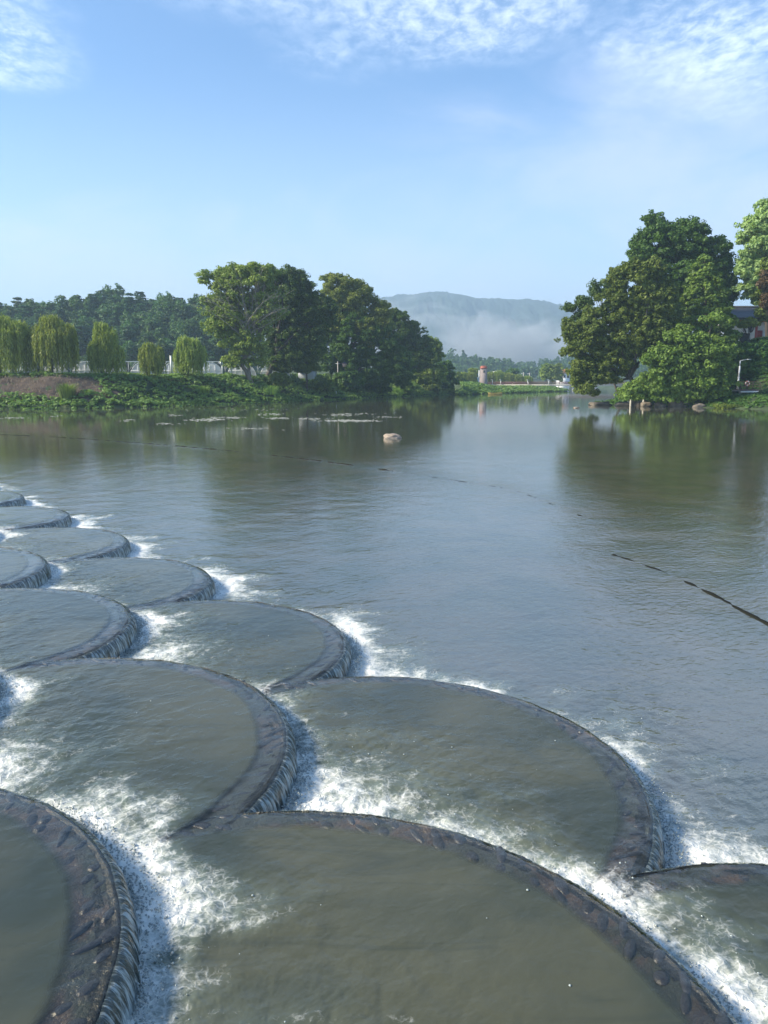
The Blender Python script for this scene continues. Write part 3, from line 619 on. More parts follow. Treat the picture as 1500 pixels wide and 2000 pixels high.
tree('broadleaf_tree', [(1500, 590, 28, 44), (1512, 540, 30, 40)], 124, (1508, 700), 'yellow green tree beside the red columned house at the right edge', leaf='bright', trunkr=.25, gaps=.1, lsize=.3)
tree('withered_tree', [(1497, 550, 10, 26), (1499, 590, 8, 16)], 121.5, (1506, 700), 'rusty brown withered bough at the right picture edge', leaf='rust', trunkr=.08, lsize=.25, lob=.8)
tree('broadleaf_tree', [(1466, 630, 14, 6), (1450, 636, 8, 5)], 125, (1470, 690), 'small flat topped tree before the house wall', leaf='olive', trunkr=.12, lsize=.25, lob=.8)

# ---- hanging shrubs below the house and aquatic plants
def mound(name, ells, Y, label, leaf, ls=.3, cat='bush', group=None, up=.4, nleaf=24):
    a, b = ells[0][:2]; c = at(a, b, Y); e = empty(name, (c[0], c[1], gz(c[0], c[1])), label, cat, group)
    cp, _ = crownpts(ells, Y, .9, 2.4, 9); V, Q, r = clumps(cp, .45, nleaf, ls, up); mk('foliage', V, Q, LM[leaf], e, attrs=dict(rnd=r))
    mb = MB(); [limb(mb, np.array(e.location) - (0, 0, .3), np.array(cp[rng.integers(len(cp))]), .06, .02) for _ in range(8)]; mb.build('stem', BARK, e); return e
mound('hanging_shrub', [(1455, 690, 26, 22), (1490, 690, 26, 24), (1440, 715, 24, 26), (1475, 720, 30, 24), (1510, 715, 26, 26)], 122, 'dark arching shrub covering the slope below the red columned house', 'dark')
e = empty('water_plants', (0, 0, 0), 'bright broad leaved plants massed on the water before the boardwalk', 'plants'); e['kind'] = 'stuff'
bpy.data.objects.remove(e)
q = rng.uniform(0, 1, (5200, 2)); pxx = 1392 + q[:, 0] * 170; yy = 108 + q[:, 1] ** .8 * 6.2; xx = (pxx - 750) / F * 110 * 1.0
hh = .35 + .9 * fbm(xx * .5, yy * .5, 3, 3) * q[:, 1] * 1.6 * np.clip((pxx - 1385) / 60, .3, 1)
Pq = np.stack([xx, yy, hh * rng.uniform(.3, 1, 5200)], -1)
V, Q, r = clumps(Pq, .22, 5, .34, .7); tag(mk('water_plants', V, Q, LM['bright'], attrs=dict(rnd=r)), 'bright broad leaved plants massed at the waterline before the boardwalk', 'plants', kind='stuff')

# ---- willows on the left bank
def willow(px, ytop, ybot, wpx, label, Y, heads, trunkpx=None):
    k = Y / F; c = at(px, ybot, Y); b0 = np.array([(trunkpx or px) * k - 750 * k, Y, 0]); b0[2] = gz(b0[0], Y) - .2
    e = empty('willow_tree', tuple(b0), label, 'willow', 'weeping willows along the left bank')
    Vs, Qs, Rs, off = [], [], [], 0
    mb = MB(); limb(mb, b0, at(px, ytop + (ybot - ytop) * .3, Y), .28, .12, .04, 7)
    for (hx, hy, hr) in heads:
        h = at(hx, hy, Y); rr = hr * k; limb(mb, at(px, ytop + (ybot - ytop) * .45, Y), h - (0, 0, .3), .12, .04, .05)
        n = int(95 * rr) + 40; th = rng.uniform(0, 2 * np.pi, n); rad = rr * rng.uniform(.05, 1, n) ** .55
        x0 = h[0] + rad * np.cos(th); y0 = h[1] + rad * np.sin(th) * .85; z0 = h[2] + rr * .55 * np.sqrt(np.clip(1 - (rad / rr) ** 2, 0, 1)) + rng.normal(size=n) * .25
        L_ = np.clip((z0 - at(px, ybot, Y)[2]) * rng.uniform(.25, .92, n) * (.72 + .28 * (rad / rr)) , .8, 9)
        segs = 26; u = np.linspace(0, 1, segs)[None]
        out_ = (rng.uniform(.1, .45, n) * (rad / rr))[:, None] * np.sqrt(u)
        X_ = x0[:, None] + np.cos(th)[:, None] * out_ * 1.2; Y_ = y0[:, None] + np.sin(th)[:, None] * out_; Z_ = z0[:, None] - L_[:, None] * u ** 1.1
        Pp_ = np.stack([X_, Y_, Z_], -1).reshape(-1, 3) + rng.normal(size=(n * segs, 3)) * .07
        N_ = norm(rng.normal(size=Pp_.shape) * np.array([1, 1, .25])); a = norm(np.array([0, 0, -1.]) + rng.normal(size=Pp_.shape) * .3); b = norm(np.cross(N_, a))
        s_ = rng.uniform(.16, .34, len(Pp_))[:, None]; a = a * s_; b = b * s_ * .22
        V = np.stack([Pp_ - a, Pp_ + b, Pp_ + a, Pp_ - b], 1).reshape(-1, 3)
        Vs.append(V); Qs.append(np.arange(len(V)).reshape(-1, 4) + off); off += len(V)
        Rs.append(np.repeat(np.clip(np.repeat(rng.uniform(0, 1, n), segs) * .7 + rng.uniform(0, .3, n * segs), 0, 1), 4))
    mk('crown', np.concatenate(Vs), np.concatenate(Qs), LM['willow'], e, attrs=dict(rnd=np.concatenate(Rs)))
    mb.build('trunk', BARK, e, smooth=True); return e
willow(10, 618, 755, 60, 'large weeping willow cut by the left picture edge', SHD(10) + 11, [(0, 632, 22), (35, 640, 18), (-15, 640, 25), (15, 655, 35)])
willow(110, 620, 742, 60, 'broad weeping willow second from the left picture edge', SHD(110) + 11, [(100, 632, 22), (128, 648, 20), (80, 650, 20), (60, 672, 12), (105, 665, 42)])
willow(208, 632, 740, 35, 'narrow tall weeping willow third from the left picture edge', SHD(208) + 11, [(197, 642, 13), (212, 655, 16), (190, 680, 16), (222, 688, 18), (205, 672, 22)])
willow(295, 668, 740, 22, 'smallest weeping willow before the plastic tunnels', SHD(295) + 11, [(291, 680, 11), (310, 686, 7), (282, 688, 8), (297, 695, 15)])
willow(370, 660, 738, 30, 'weeping willow with an ivy clad trunk nearest to the tall trees', SHD(370) + 11, [(360, 668, 12), (378, 672, 13), (350, 690, 10), (390, 685, 10), (370, 690, 20)])
ivy = [o for o in C.objects if o.type == 'EMPTY' and o.name.startswith('willow_tree')][-1]
cp = np.array(ivy.location) + np.c_[rng.normal(size=(90, 2)) * .35, rng.uniform(0, 4.2, 90)] * 1.0
V, Q, r = clumps(cp, .4, 20, .22); mk('ivy', V, Q, LM['mid'], ivy, attrs=dict(rnd=r))

# ---- creepers and grass on the banks
def scatter(xr, yr, n, dmin, dmax, rej=None):
    x = rng.uniform(xr[0], xr[1], n); y = rng.uniform(yr[0], yr[1], n); d = sdist(x, y); k = (d > dmin) & (d < dmax)
    if rej is not None: k &= ~rej(x, y)
    x, y, d = x[k], y[k], d[k]; return x, y, height(x, y, d), d
def soil(x, y):      # bare earth patch on the slope at the far left
    px = 750 + x / y * F * .985; d = sdist(x, y); return (px < 208 + 30 * (fbm(x * .3, y * .3, 2, 8) - .5)) & (d > 2.6 + 1.2 * fbm(x * .4, y, 2, 9)) & (d < 9.2)
x, y, z, d = scatter((-80, 24), (90, 215), 46000, -.4, 14, soil)
lump = fbm(x * .55, y * .55, 3, 70); P_ = np.stack([x, y, z + .1 + .9 * lump ** 1.5 * (d > 0)], -1)
V, Q, r = clumps(P_, .42, 11, .27, .8, .45, np.clip(lump * 1.5 - .3 + rng.uniform(-.2, .2, len(x)), 0, 1))
tag(mk('bank_creepers', V, Q, LM['creeper'], attrs=dict(rnd=r)), 'green creepers covering the slope of the left bank', 'ground cover', kind='stuff')
x, y, z, d = scatter((22, 75), (195, 330), 14000, -.5, 14)
P_ = np.stack([x, y, z + .5 * fbm(x * .3, y * .3, 3, 71) + .2], -1); V, Q, r = clumps(P_, .6, 8, .45, .8, .5)
tag(mk('spit_grass', V, Q, LM['creeper'], attrs=dict(rnd=r)), 'bushy green grass on the low spit before the footbridge', 'ground cover', kind='stuff')
x, y, z, d = scatter((30, 90), (98, 175), 15000, .3, 30)
P_ = np.stack([x, y, z + .15], -1); V, Q, r = clumps(P_, .45, 8, .3, .8, .5)
tag(mk('bank_undergrowth', V, Q, LM['dark'], attrs=dict(rnd=r)), 'dark undergrowth on the right bank behind the boardwalk', 'ground cover', kind='stuff')
# bare earth with dead stalks
SOIL = simple('bare_earth', (.080, .054, .038), .95, .45, 1.5, .8, 6)
xs_ = np.linspace(-66, -39, 90); V = []
for i, xx in enumerate(xs_):
    k_ = np.linspace(2.0, 10.5, 34); 
    base = np.interp(xx, [p[0] for p in LEFT], [p[1] for p in LEFT]); yy = base + k_
    zz_ = height(np.full(34, xx), yy) ; lift = .12 * np.sin(np.linspace(0, np.pi, 34)) * min(1, (89 - i) / 8) + (fbm(np.full(34, xx) * 1.5, yy * 1.5, 3, 2) - .5) * .25
    V.append(np.c_[np.full(34, xx), yy, zz_ + lift - .03])
mk('bare_earth', np.array(V).reshape(-1, 3), gridf(90, 34, True), SOIL, smooth=True)['kind'] = 'structure'
def blades(P, n, h, spread, wdt, lean=.6):
    a = np.repeat(P, n, 0); th = rng.uniform(0, 2 * np.pi, len(a)); l = h * rng.uniform(.5, 1.1, len(a)); ln = lean * rng.uniform(.2, 1, len(a)) * l
    o = np.stack([np.cos(th), np.sin(th), 0 * th], -1); side = np.stack([-np.sin(th), np.cos(th), 0 * th], -1) * wdt
    p0 = a + o * spread * rng.uniform(0, 1, len(a))[:, None]; p1 = p0 + o * (ln * .35)[:, None] + np.array([0, 0, 1]) * (l * .65)[:, None]; p2 = p0 + o * ln[:, None] + np.array([0, 0, 1]) * (l * .82)[:, None]
    V = np.stack([p0 - side, p0 + side, p1 + side, p1 - side, p1 + side * .9, p1 - side * .9, p2 - side * .15, p2 + side * .15], 1)
    i = np.arange(len(a))[:, None] * 8
    return V.reshape(-1, 3), np.concatenate([i + np.array([[0, 1, 2, 3]]), i + np.array([[5, 4, 7, 6]])]), np.repeat(rng.uniform(0, 1, len(a)), 8)
def tuft(name, px, py, Y, h, n, label, mat_='reed', spread=.8):
    c = at(px, py, Y); c[2] = gz(c[0], c[1]) - .1; V, Q, r = blades(c[None], n, h, spread, .035)
    tag(mk(name, V, Q, LM[mat_], attrs=dict(rnd=r), loc=tuple(c)), label, 'grass tuft')
tuft('grass_tuft', 133, 790, 110, 2.8, 420, 'tall green grass tuft rising against the bare earth of the left bank', 'creeper', 1.0)
tuft('grass_tuft', 528, 768, SHD(528) + 4.5, 2.0, 320, 'big arching grass tuft on the slope below the tall trees', 'creeper', 1.5)
tuft('grass_tuft', 395, 765, SHD(395) + 5, 1.6, 260, 'medium grass tuft among creepers left of the tall trees', 'reed', 1.2)
tuft('grass_tuft', 775, 768, SHD(775) + 1.5, 2.4, 400, 'arching grass tuft at the waterline under the dark trees', 'reed', 1.4)
x, y, z, d = scatter((-75, -38), (100, 118), 5200, 2.2, 9.5, lambda a, b: ~soil(a, b))
STALK = simple('dry_stalks', (.26, .20, .13), .9, .3)
V, Q, r = blades(np.stack([x, y, z + .1], -1), 2, .5, .1, .018, 1.6); tag(mk('dry_stalks', V, Q, STALK), 'dry cut stalks scattered over the bare earth', 'dead stalks', kind='stuff')
x, y, z, d = scatter((-80, 20), (90, 205), 26000, 8.5, 14)
V, Q, r = blades(np.stack([x, y, z], -1), 3, .8, .15, .02); tag(mk('bank_grass', V, Q, LM['reed'], attrs=dict(rnd=r)), 'tall grass along the crest of the left bank', 'grass', kind='stuff')
x, y, z, d = scatter((-80, 20), (90, 205), 12000, -.5, 1.0)
V, Q, r = blades(np.stack([x, y, z * 0], -1), 6, .7, .2, .022, 1.0); tag(mk('waterline_grass', V, Q, LM['creeper'], attrs=dict(rnd=r)), 'grass hanging into the water along the left bank', 'grass', kind='stuff')

# ---- wooded hill behind the tunnels: each tree an object
def hilltree(kind, H):
    b0 = np.zeros(3); e = empty('pine_tree' if kind == 'pine' else 'broadleaf_tree', (0, 0, 0)); mb = MB(); mb.tube([(0, 0, 0), (.2, 0, H * .5), (0, .1, H * .92)], [.22, .15, .04], 6)
    if kind == 'pine':
        q = []
        for lv in np.linspace(.36, 1, 9):
            rad = H * .36 * (1.12 - lv) ** .6 * rng.uniform(.8, 1.1); n = int(16 * (1.25 - lv)) + 5; th = rng.uniform(0, 2 * np.pi, n); rr = rad * rng.uniform(.3, 1, n)
            q.append(np.stack([rr * np.cos(th), rr * np.sin(th), lv * H + rr * .06 + rng.normal(size=n) * .12], -1))
        q = np.concatenate(q); V, Q, r = clumps(q, 1.0, 16, .46, .9, .28)
    else:
        q = []
        for _ in range(9):
            c = np.array([rng.normal() * H * .13, rng.normal() * H * .13, H * rng.uniform(.5, .88)]); s_, d_ = shell(c, (H * .16,) * 3, 22); q.append(s_)
        q = np.concatenate(q); V, Q, r = clumps(q, .8, 13, .46, .5, .6)
    mk('crown', V, Q, LM['pine' if kind == 'pine' else 'wood'], e, attrs=dict(rnd=r)); mb.build('trunk', PALEBARK, e); return e
def dup(root, loc, rz, s, label, group):
    r = root.copy(); C.objects.link(r); r.location = loc; r.rotation_euler = (0, 0, rz); r.scale = s; r['label'] = label; r['group'] = group; r['category'] = 'tree'
    for ch in root.children: c = ch.copy(); C.objects.link(c); c.parent = r
    return r
protos = [hilltree(k, 11.) for k in ('pine', 'broad', 'broad', 'pine', 'broad')]; used = [0] * 5
PL = 'layered dark pine in the wood covering the hill behind the tunnels'; BL = 'round crowned tree in the wood covering the hill behind the tunnels'
for yy in np.arange(236, 332, 5.6):
    for xx in np.arange(-205, 12, 5.2 if yy < 300 else 4.4):
        x_, y_ = xx + rng.normal() * 1.4, yy + rng.normal() * 2
        px = 750 + x_ / y_ * F
        if px < -25 or px > 640 or rng.uniform() < .1: continue
        if px > 450 and yy < 290: continue
        i = rng.integers(5) if fbm(np.array([x_ * .04]), np.array([y_ * .05]), 2, 3)[0] > .45 else rng.choice([1, 2, 4])
        pn = protos[i].children[0].data.name.startswith('x'); s_ = rng.uniform(.75, 1.2) * (.85 if yy > 300 else 1)
        zone = ['the leftmost willow', 'the second willow', 'the third willow', 'the smallest willow', 'the ivy clad willow', 'the open grey branched tree'][int(np.searchsorted([62, 158, 250, 330, 400], px))]
        row = 'at the foot of' if yy < 252 else 'low on' if yy < 268 else 'halfway up' if yy < 285 else 'high on' if yy < 303 else 'on the ridge of'
        lab = ('layered dark pine ' if i in (0, 3) else 'round crowned tree ') + row + ' the wooded hill behind ' + zone; gr = 'pines of the hill wood' if i in (0, 3) else 'round trees of the hill wood'
        loc = (x_, y_, gz(x_, y_) - .2); rz = rng.uniform(0, 6.28); sv = (s_ * rng.uniform(.85, 1.15), s_, s_ * rng.uniform(.85, 1.15))
        if not used[i]:
            r = protos[i]; used[i] = 1; r.location = loc; r.rotation_euler = (0, 0, rz); r.scale = sv; tag(r, lab, 'tree', gr)
        else: dup(protos[i], loc, rz, sv, lab, gr)

# ---- far woodland: one mass
n = 1500; x = rng.uniform(20, 420, n); y = rng.uniform(560, 900, n); hh = rng.uniform(7, 13, n) * np.where(fbm(x * .03, y * .03, 2, 4) > .5, 1.15, .8)
zz_ = height(x, y); con = rng.uniform(size=n) < .5; qs = []
for i in range(n):
    m_ = 26; u = rng.uniform(.25, 1, m_); rad = hh[i] * (.26 * (1.05 - u) if con[i] else .30 * np.sqrt(np.clip(1 - ((u - .62) / .42) ** 2, .02, 1))) * rng.uniform(.5, 1, m_); th = rng.uniform(0, 6.28, m_)
    qs.append(np.stack([x[i] + rad * np.cos(th), y[i] + rad * np.sin(th), zz_[i] + u * hh[i]], -1))
qs = np.concatenate(qs); V, Q, r = clumps(qs, .9, 5, 1.3, .5, .8, np.repeat(rng.uniform(0, 1, n), 26))
tag(mk('far_woodland', V, Q, LM['wood'], attrs=dict(rnd=r)), 'hazy blue green wood on the low hills beyond the footbridge', 'woodland', kind='stuff')
# ------------------------------------------------------------------ built things on the left bank
m, t = mat('plastic_film'); g = t.n('ShaderNodeTexCoord').outputs['Object']
d_ = t.n('ShaderNodeBsdfPrincipled', {'Base Color': t.mixc(t.noise(g, 1.2, 5, .6), (.55, .58, .60, 1), (.80, .82, .83, 1)), 'Roughness': .35}); tr_ = t.n('ShaderNodeBsdfTranslucent', {0: (.7, .73, .75, 1)})
out(t, t.n('ShaderNodeMixShader', {0: .3, 1: d_, 2: tr_})); FILM = m
labs = ['plastic film tunnel behind the leftmost willow', 'plastic film tunnel between the leftmost willow and the dark footed post', 'plastic film tunnel between second and third willow', 'plastic film tunnel hidden behind the third willow', 'plastic film tunnel between the third and the smallest willow',
        'plastic film tunnel right behind the first tall white post', 'plastic film tunnel in open view right of the ivy clad willow', 'plastic film tunnel partly behind the big open tree', 'plastic film tunnel behind the trunks of the big trees', 'plastic film tunnel under the light green hanging tree']
for i, (a, b) in enumerate([(-30, 22), (27, 76), (84, 134), (141, 191), (198, 250), (254, 308), (315, 368), (382, 436), (444, 500), (508, 566)]):
    YG = SHD((a + b) / 2) + 17; A_, B_ = at(a, 730, YG), at(b, 730, YG); cx = (A_[0] + B_[0]) / 2; r = (B_[0] - A_[0]) / 2 * 1.04; g0 = gz(cx, YG); H = at(0, 707, YG)[2] - g0
    e = empty('plastic_tunnel', (cx, YG, g0), labs[i], 'greenhouse tunnel', 'plastic tunnels behind the willows')
    th = np.linspace(0, np.pi, 19); arch = np.c_[cx + r * np.cos(th), g0 - .3 + (H + .3) * np.sin(th)]
    mb = MB(); L_ = 8; V = np.stack([np.repeat(arch[:, 0], 2) + np.tile([0, cx / YG * L_], 19), np.tile([YG, YG + L_], 19), np.repeat(arch[:, 1], 2)], -1); mb.add(V, gridf(19, 2)[:, ::-1]); mb.build('roof_film', FILM, e, smooth=True)
    mb = MB(); mb.add(np.r_[np.c_[arch[:, 0], np.full(19, YG + .03), arch[:, 1]], [[cx, YG + .03, g0 - .3]]], T=[(19, q + 1, q) for q in range(18)]); mb.build('end_wall', FILM, e)
    for j in range(4):
        mb = MB(); mb.tube(np.c_[arch[:, 0] + cx / YG * j * 2, np.full(19, YG - .03 + j * 2), arch[:, 1] + .02], .035, 6); mb.build('hoop', WHITE, e)
    mb = MB(); [mb.box((cx + q * r, YG - .04, g0 + H * .4), (.05, .05, H * .8)) for q in (-.4, 0, .4)]; mb.box((cx, YG - .04, g0 + H * .45), (r * 1.7, .05, .05)); mb.build('end_frame', WHITE, e)
# pipe frame above the tunnels
fy = lambda px: SHD(px) + 16.6
YG = fy(300); x0, x1 = at(25, 706, fy(25))[0], at(575, 706, fy(575))[0]; zt = at(0, 706.5, YG)[2]; g0 = gz(x0, YG)
e = empty('pipe_frame', ((x0 + x1) / 2, YG - .4, g0), 'white pipe frame with long top rail and slanted struts above the plastic tunnels', 'frame')
fpx = np.array([24, 80, 138, 195, 252, 313, 376, 440, 504, 570.]); line = np.array([at(q, 706.5, fy(q)) for q in fpx])
mb = MB(); mb.tube(line, .08, 8); mb.build('top_rail', WHITE, e)
mb = MB(); mb.tube(line - (0, 0, .35), .035, 6); mb.build('lower_rail', STEEL, e)
for a in fpx:
    YG = fy(a) + .4; X_ = at(a, 706, YG)[0]; zt = at(a, 706.5, YG)[2]; gg = gz(X_, YG); mb = MB(); mb.tube([(X_, YG - .4, gg - .2), (X_, YG - .4, zt)], .035, 6); mb.build('upright', WHITE, e)
    for q in (-1, 1):
        mb = MB(); mb.tube([(X_ + q * .1, YG - .4, zt - 1.3), (X_ + q * 1.25, YG - .4, zt - .03)], .025, 6); mb.build('strut', WHITE, e)
def post(px, ytop, ybot, wpx, Y, lab, dark=.3, box=False):
    c = at(px, ybot, Y); T = at(px, ytop, Y); gg = gz(c[0], Y); k = Y / F; w_ = wpx * k
    e = empty('white_post', (c[0], Y, gg), lab, 'post', 'white posts on the left bank crest'); h1 = gg + (T[2] - gg) * dark
    mb = MB(); mb.box((c[0], Y, (gg - .3 + h1) / 2), (w_, w_, h1 - gg + .3)); mb.build('painted_foot', BLACKP, e)
    mb = MB(); mb.box((c[0], Y, (h1 + T[2]) / 2), (w_, w_, T[2] - h1)); mb.box((c[0], Y, T[2] + .03), (w_ * 1.15, w_ * 1.15, .06)); mb.build('shaft', WHITE, e)
    if box: mb = MB(); mb.box((c[0] - w_ * .8, Y - .2, T[2] - .5), (.3, .2, .6)); mb.build('meter_box', STEEL, e)
post(74.5, 683, 726, 3.2, SHD(74) + 11.5, 'white post with black foot before the second willow', .28)
post(335, 695, 728, 3.2, SHD(335) + 14, 'white post with black foot between the two smallest willows', .22)
post(452.5, 699, 728, 2.6, SHD(452) + 14, 'slim white post with black foot just left of the big open tree', .2)
post(434.5, 704, 728, 2.4, SHD(434) + 15, 'short white post carrying a grey box', .05, True)
# cream shed and grey shed glimpsed behind the trunks
def shed(px0, px1, ytop, yeave, Y, lab, m_, roof):
    A_, B_ = at(px0, yeave, Y), at(px1, yeave, Y); T = at((px0 + px1) / 2, ytop, Y)[2]; cx = (A_[0] + B_[0]) / 2; W = B_[0] - A_[0]; gg = gz(cx, Y)
    e = empty('shed', (cx, Y, gg), lab, 'shed'); mb = MB(); mb.prism([(A_[0], gg - .3), (B_[0], gg - .3), (B_[0], A_[2]), (cx, T), (A_[0], A_[2])], Y, Y + 8); mb.build('wall', m_, e)
    for q, E_ in ((-1, A_[0]), (1, B_[0])):
        mb = MB(); th_ = .12; ex = E_ + q * .4; ez = A_[2] - .4 * (T - A_[2]) / (W / 2); mb.prism([(cx, T + .02), (ex, ez + .02), (ex, ez + .02 + th_), (cx, T + .02 + th_)][::q], Y - .4, Y + 8.4); mb.build('roof', roof, e)
CREAM = simple('cream_plaster', (.72, .62, .42), .8, .12, .8); GREYP = simple('grey_sheet', (.38, .41, .45), .5, .12); ROOFT = simple('grey_roof_tile', (.085, .09, .105), .7, .25, 4); REDT = simple('red_roof', (.42, .12, .07), .7, .25, 3); REDP = simple('red_lacquer', (.30, .035, .025), .35, .2)
DOORC = simple('dark_opening', (.015, .014, .014), .6)
shed(520, 548, 706, 716, 162, 'cream walled shed glimpsed between the trunks of the big trees', CREAM, GREYP)
shed(582, 612, 716, 722, 160, 'low grey sheet shed glimpsed under the light green hanging tree', GREYP, ROOFT)
# pole, little sign lamp and marker on the bank
Y = SHD(660) + 9; c = at(660, 735, Y); gg = gz(c[0], Y); e = empty('utility_pole', (c[0], Y, gg), 'thin pale pole seen between dark trunks of the riverside clump', 'pole'); mb = MB(); mb.tube([(c[0], Y, gg - .3), (c[0], Y, at(0, 706, Y)[2])], [.11, .08], 8); mb.build('shaft', PALECONC, e); mb = MB(); mb.box((c[0], Y, at(0, 710, Y)[2]), (1.0, .08, .08)); mb.build('crossarm', STEEL, e)
Y = SHD(656) + 2.2; c = at(656, 770, Y); gg = gz(c[0], Y); e = empty('marker_stake', (c[0], Y, gg), 'small white marker stake on the dark slope near the waterline', 'stake'); mb = MB(); mb.tube([(c[0], Y, gg - .2), (c[0] + .1, Y, gg + 1.4)], .05, 6); mb.build('shaft', WHITE, e); mb = MB(); mb.box((c[0] + .1, Y - .06, gg + 1.45), (.22, .04, .3)); mb.build('plate', WHITE, e)
Y = SHD(673) + 10; c = at(673, 713, Y); gg = gz(c[0], Y); e = empty('garden_lamp', (c[0], Y, gg), 'pinkish lantern lamp on a post deep under the tall feathery tree', 'lamp'); mb = MB(); mb.tube([(c[0], Y, gg), (c[0], Y, c[2] - .4)], .06, 6); mb.build('post', DARKWOOD, e); mb = MB(); mb.prism([(c[0] - .35, c[2] - .4), (c[0] + .35, c[2] - .4), (c[0] + .5, c[2] + .3), (c[0] - .5, c[2] + .3)], Y - .4, Y + .4); mb.build('lantern', simple('pink_lantern', (.6, .38, .3), .5), e); mb = MB(); mb.prism([(c[0] - .7, c[2] + .3), (c[0] + .7, c[2] + .3), (c[0], c[2] + .75)], Y - .5, Y + .5); mb.build('cap', ROOFT, e)

# ------------------------------------------------------------------ rocks
def rock(name, c, d, lab, m_, seed, cat='rock', group=None, flat=1.0):
    la = np.linspace(-np.pi / 2, np.pi / 2, 16); lo = np.linspace(0, 2 * np.pi, 25)[:-1]; A_, B_ = np.meshgrid(la, lo, indexing='ij')
    v = np.stack([np.cos(A_) * np.cos(B_), np.cos(A_) * np.sin(B_), np.sin(A_)], -1)
    n_ = fbm(v[..., 0] * 1.6 + seed * 3 + 9, v[..., 1] * 1.6 + v[..., 2] * 1.3 + 5, 4, seed); v = np.sign(v) * np.abs(v) ** .85 * (.30 + 1.35 * n_)[..., None]
    V = v.reshape(-1, 3) * (np.array(d) / 2) + np.array(c); i = np.arange(15)[:, None] * 24; j = np.arange(24)[None]
    Q = np.stack([i + j, i + (j + 1) % 24, i + 24 + (j + 1) % 24, i + 24 + j], -1).reshape(-1, 4)
    return tag(mk(name, V, Q, m_, loc=(c[0], c[1], c[2] - d[2] / 2)), lab, cat, group)
c = at(767, 856, z=0); rock('river_rock', (c[0], c[1], .02), (1.15, .7, .5), 'pale pinkish rock standing alone in the middle of the river', PALEROCK, 4)
for i, (a, b, wd, hd, Yo, lab) in enumerate([(1170, 788, 3.4, .8, 0, 'low dark slab rock at the tip of the right bank'), (1218, 789, 2.6, .95, 0, 'long flat boulder just right of the dark slab at the tip'), (1244, 789, 1.3, 1.1, 0, 'grey boulder below the left bare pier post'), (1262, 790, 1.4, .8, 0, 'flat boulder below the second bare pier post'),
        (1290, 791, 1.6, .9, 0, 'dim boulder under the hanging bright leaves'), (1320, 791, 1.9, 1.4, 0, 'light angular boulder under the middle of the low bright tree'), (1342, 791, 1.6, 1.1, 0, 'light boulder right of the angular one at the waterline'), (1366, 792, 1.9, .9, 0, 'low brown boulder at the foot of the dark vines'), (1394, 788, 2.2, 1.5, 1, 'sloping boulder where the water plants begin')]):
    D = CH * F * .99 / (b + 2 - HOR); c = at(a, b, D + Yo); rock('shore_boulder', (c[0], c[1], .15), (wd, 1.4, hd * 1.05), lab, ROCK, 20 + i, 'boulder', 'boulders along the right shore')
for a, b in ((47, 796), (64, 796)):
    c = at(a, b, z=0.05); rock('shore_stone', (c[0], c[1], .1), (.4, .35, .35), 'small white stone at the foot of the left bank, ' + ('left' if a < 50 else 'right') + ' one of two', PALEROCK, a, 'stone', 'white stones at the left waterline')
c = at(1125, 797, z=0); rock('river_stone', (c[0], c[1], .03), (.8, .5, .25), 'small pale stone breaking the surface below the hanging boughs', PALEROCK, 31, 'stone')

# ------------------------------------------------------------------ right bank: boardwalk, lamp, railing, house
YD = 117.0; zd = at(0, 760.5, YD)[2]
def X(px, Y): return at(px, 760, Y)[0]
e = empty('boardwalk', (X(1390, YD), YD + 1.2, 0), 'dark timber boardwalk on pale piers along the right shore', 'boardwalk')
mb = MB(); n_ = 110; xa, xb = X(1222, YD), X(1446, YD)
for i in range(n_): xx = xa + (xb - xa) * (i + .5) / n_; mb.box((xx, YD + 1.2, zd - .05 + rng.normal() * .004), ((xb - xa) / n_ * .93, 2.6, .06))
mb.build('deck', DARKWOOD, e); mb = MB(); [mb.box(((xa + xb) / 2, YD + q, zd - .2), (xb - xa, .12, .22)) for q in (.05, 2.3)]; mb.build('beam', simple('weathered_timber', (.22, .19, .15), .8, .3, 3), e)
for px in (1234, 1259, 1352, 1413):
    x_ = X(px, YD); g0 = min(gz(x_, YD + .2), 0) - .5; mb = MB(); mb.box((x_, YD + .2, (g0 + zd - .33) / 2), (.24, .24, zd - .33 - g0)); mb.build('pier', PALECONC, e)
    mb = MB(); mb.box((x_ + .3, YD + 2.3, (g0 + zd - .33) / 2), (.24, .24, zd - .33 - g0)); mb.build('pier', PALECONC, e)
e = empty('viewing_platform', (X(1500, YD), YD, 0), 'white edged concrete platform at the right end of the boardwalk', 'platform')
xa, xb = X(1446.5, YD), X(1620, YD); mb = MB(); mb.box(((xa + xb) / 2, YD + 2.4, zd - .12), (xb - xa, 5, .22)); mb.build('slab', DARKWOOD, e)
mb = MB(); mb.box(((xa + xb) / 2, YD - .16, zd - .36), (xb - xa, .12, .26)); mb.build('edge_beam', WHITE, e)
for px in (1448, 1490, 1535): x_ = X(px, YD); mb = MB(); mb.box((x_, YD + .3, zd / 2 - .55), (.34, .34, zd + .6)); mb.build('pier', PALECONC, e)
e = empty('railing', (X(1470, YD), YD + .3, zd), 'brown metal railing with horizontal bars on the white edged platform', 'railing')
for a in (1448, 1459, 1472, 1486, 1500, 1514, 1530): mb = MB(); mb.box((X(a, YD), YD + .3, zd + .58), (.08, .08, 1.16)); mb.build('railing_post', DARKWOOD, e)
for h in (1.1, .75, .4): mb = MB(); mb.tube([(X(1448, YD), YD + .3, zd + h), (X(1530, YD), YD + .3, zd + h)], .035, 6); mb.build('rail', simple('brown_rail', (.16, .09, .06), .5), e)
mb = MB(); mb.tube([(X(1448, YD), YD + .3, zd + 1.1), (X(1436, YD + 4), YD + 4, zd + 1.5)], .035, 6); mb.build('rail', bpy.data.materials['brown_rail'], e)
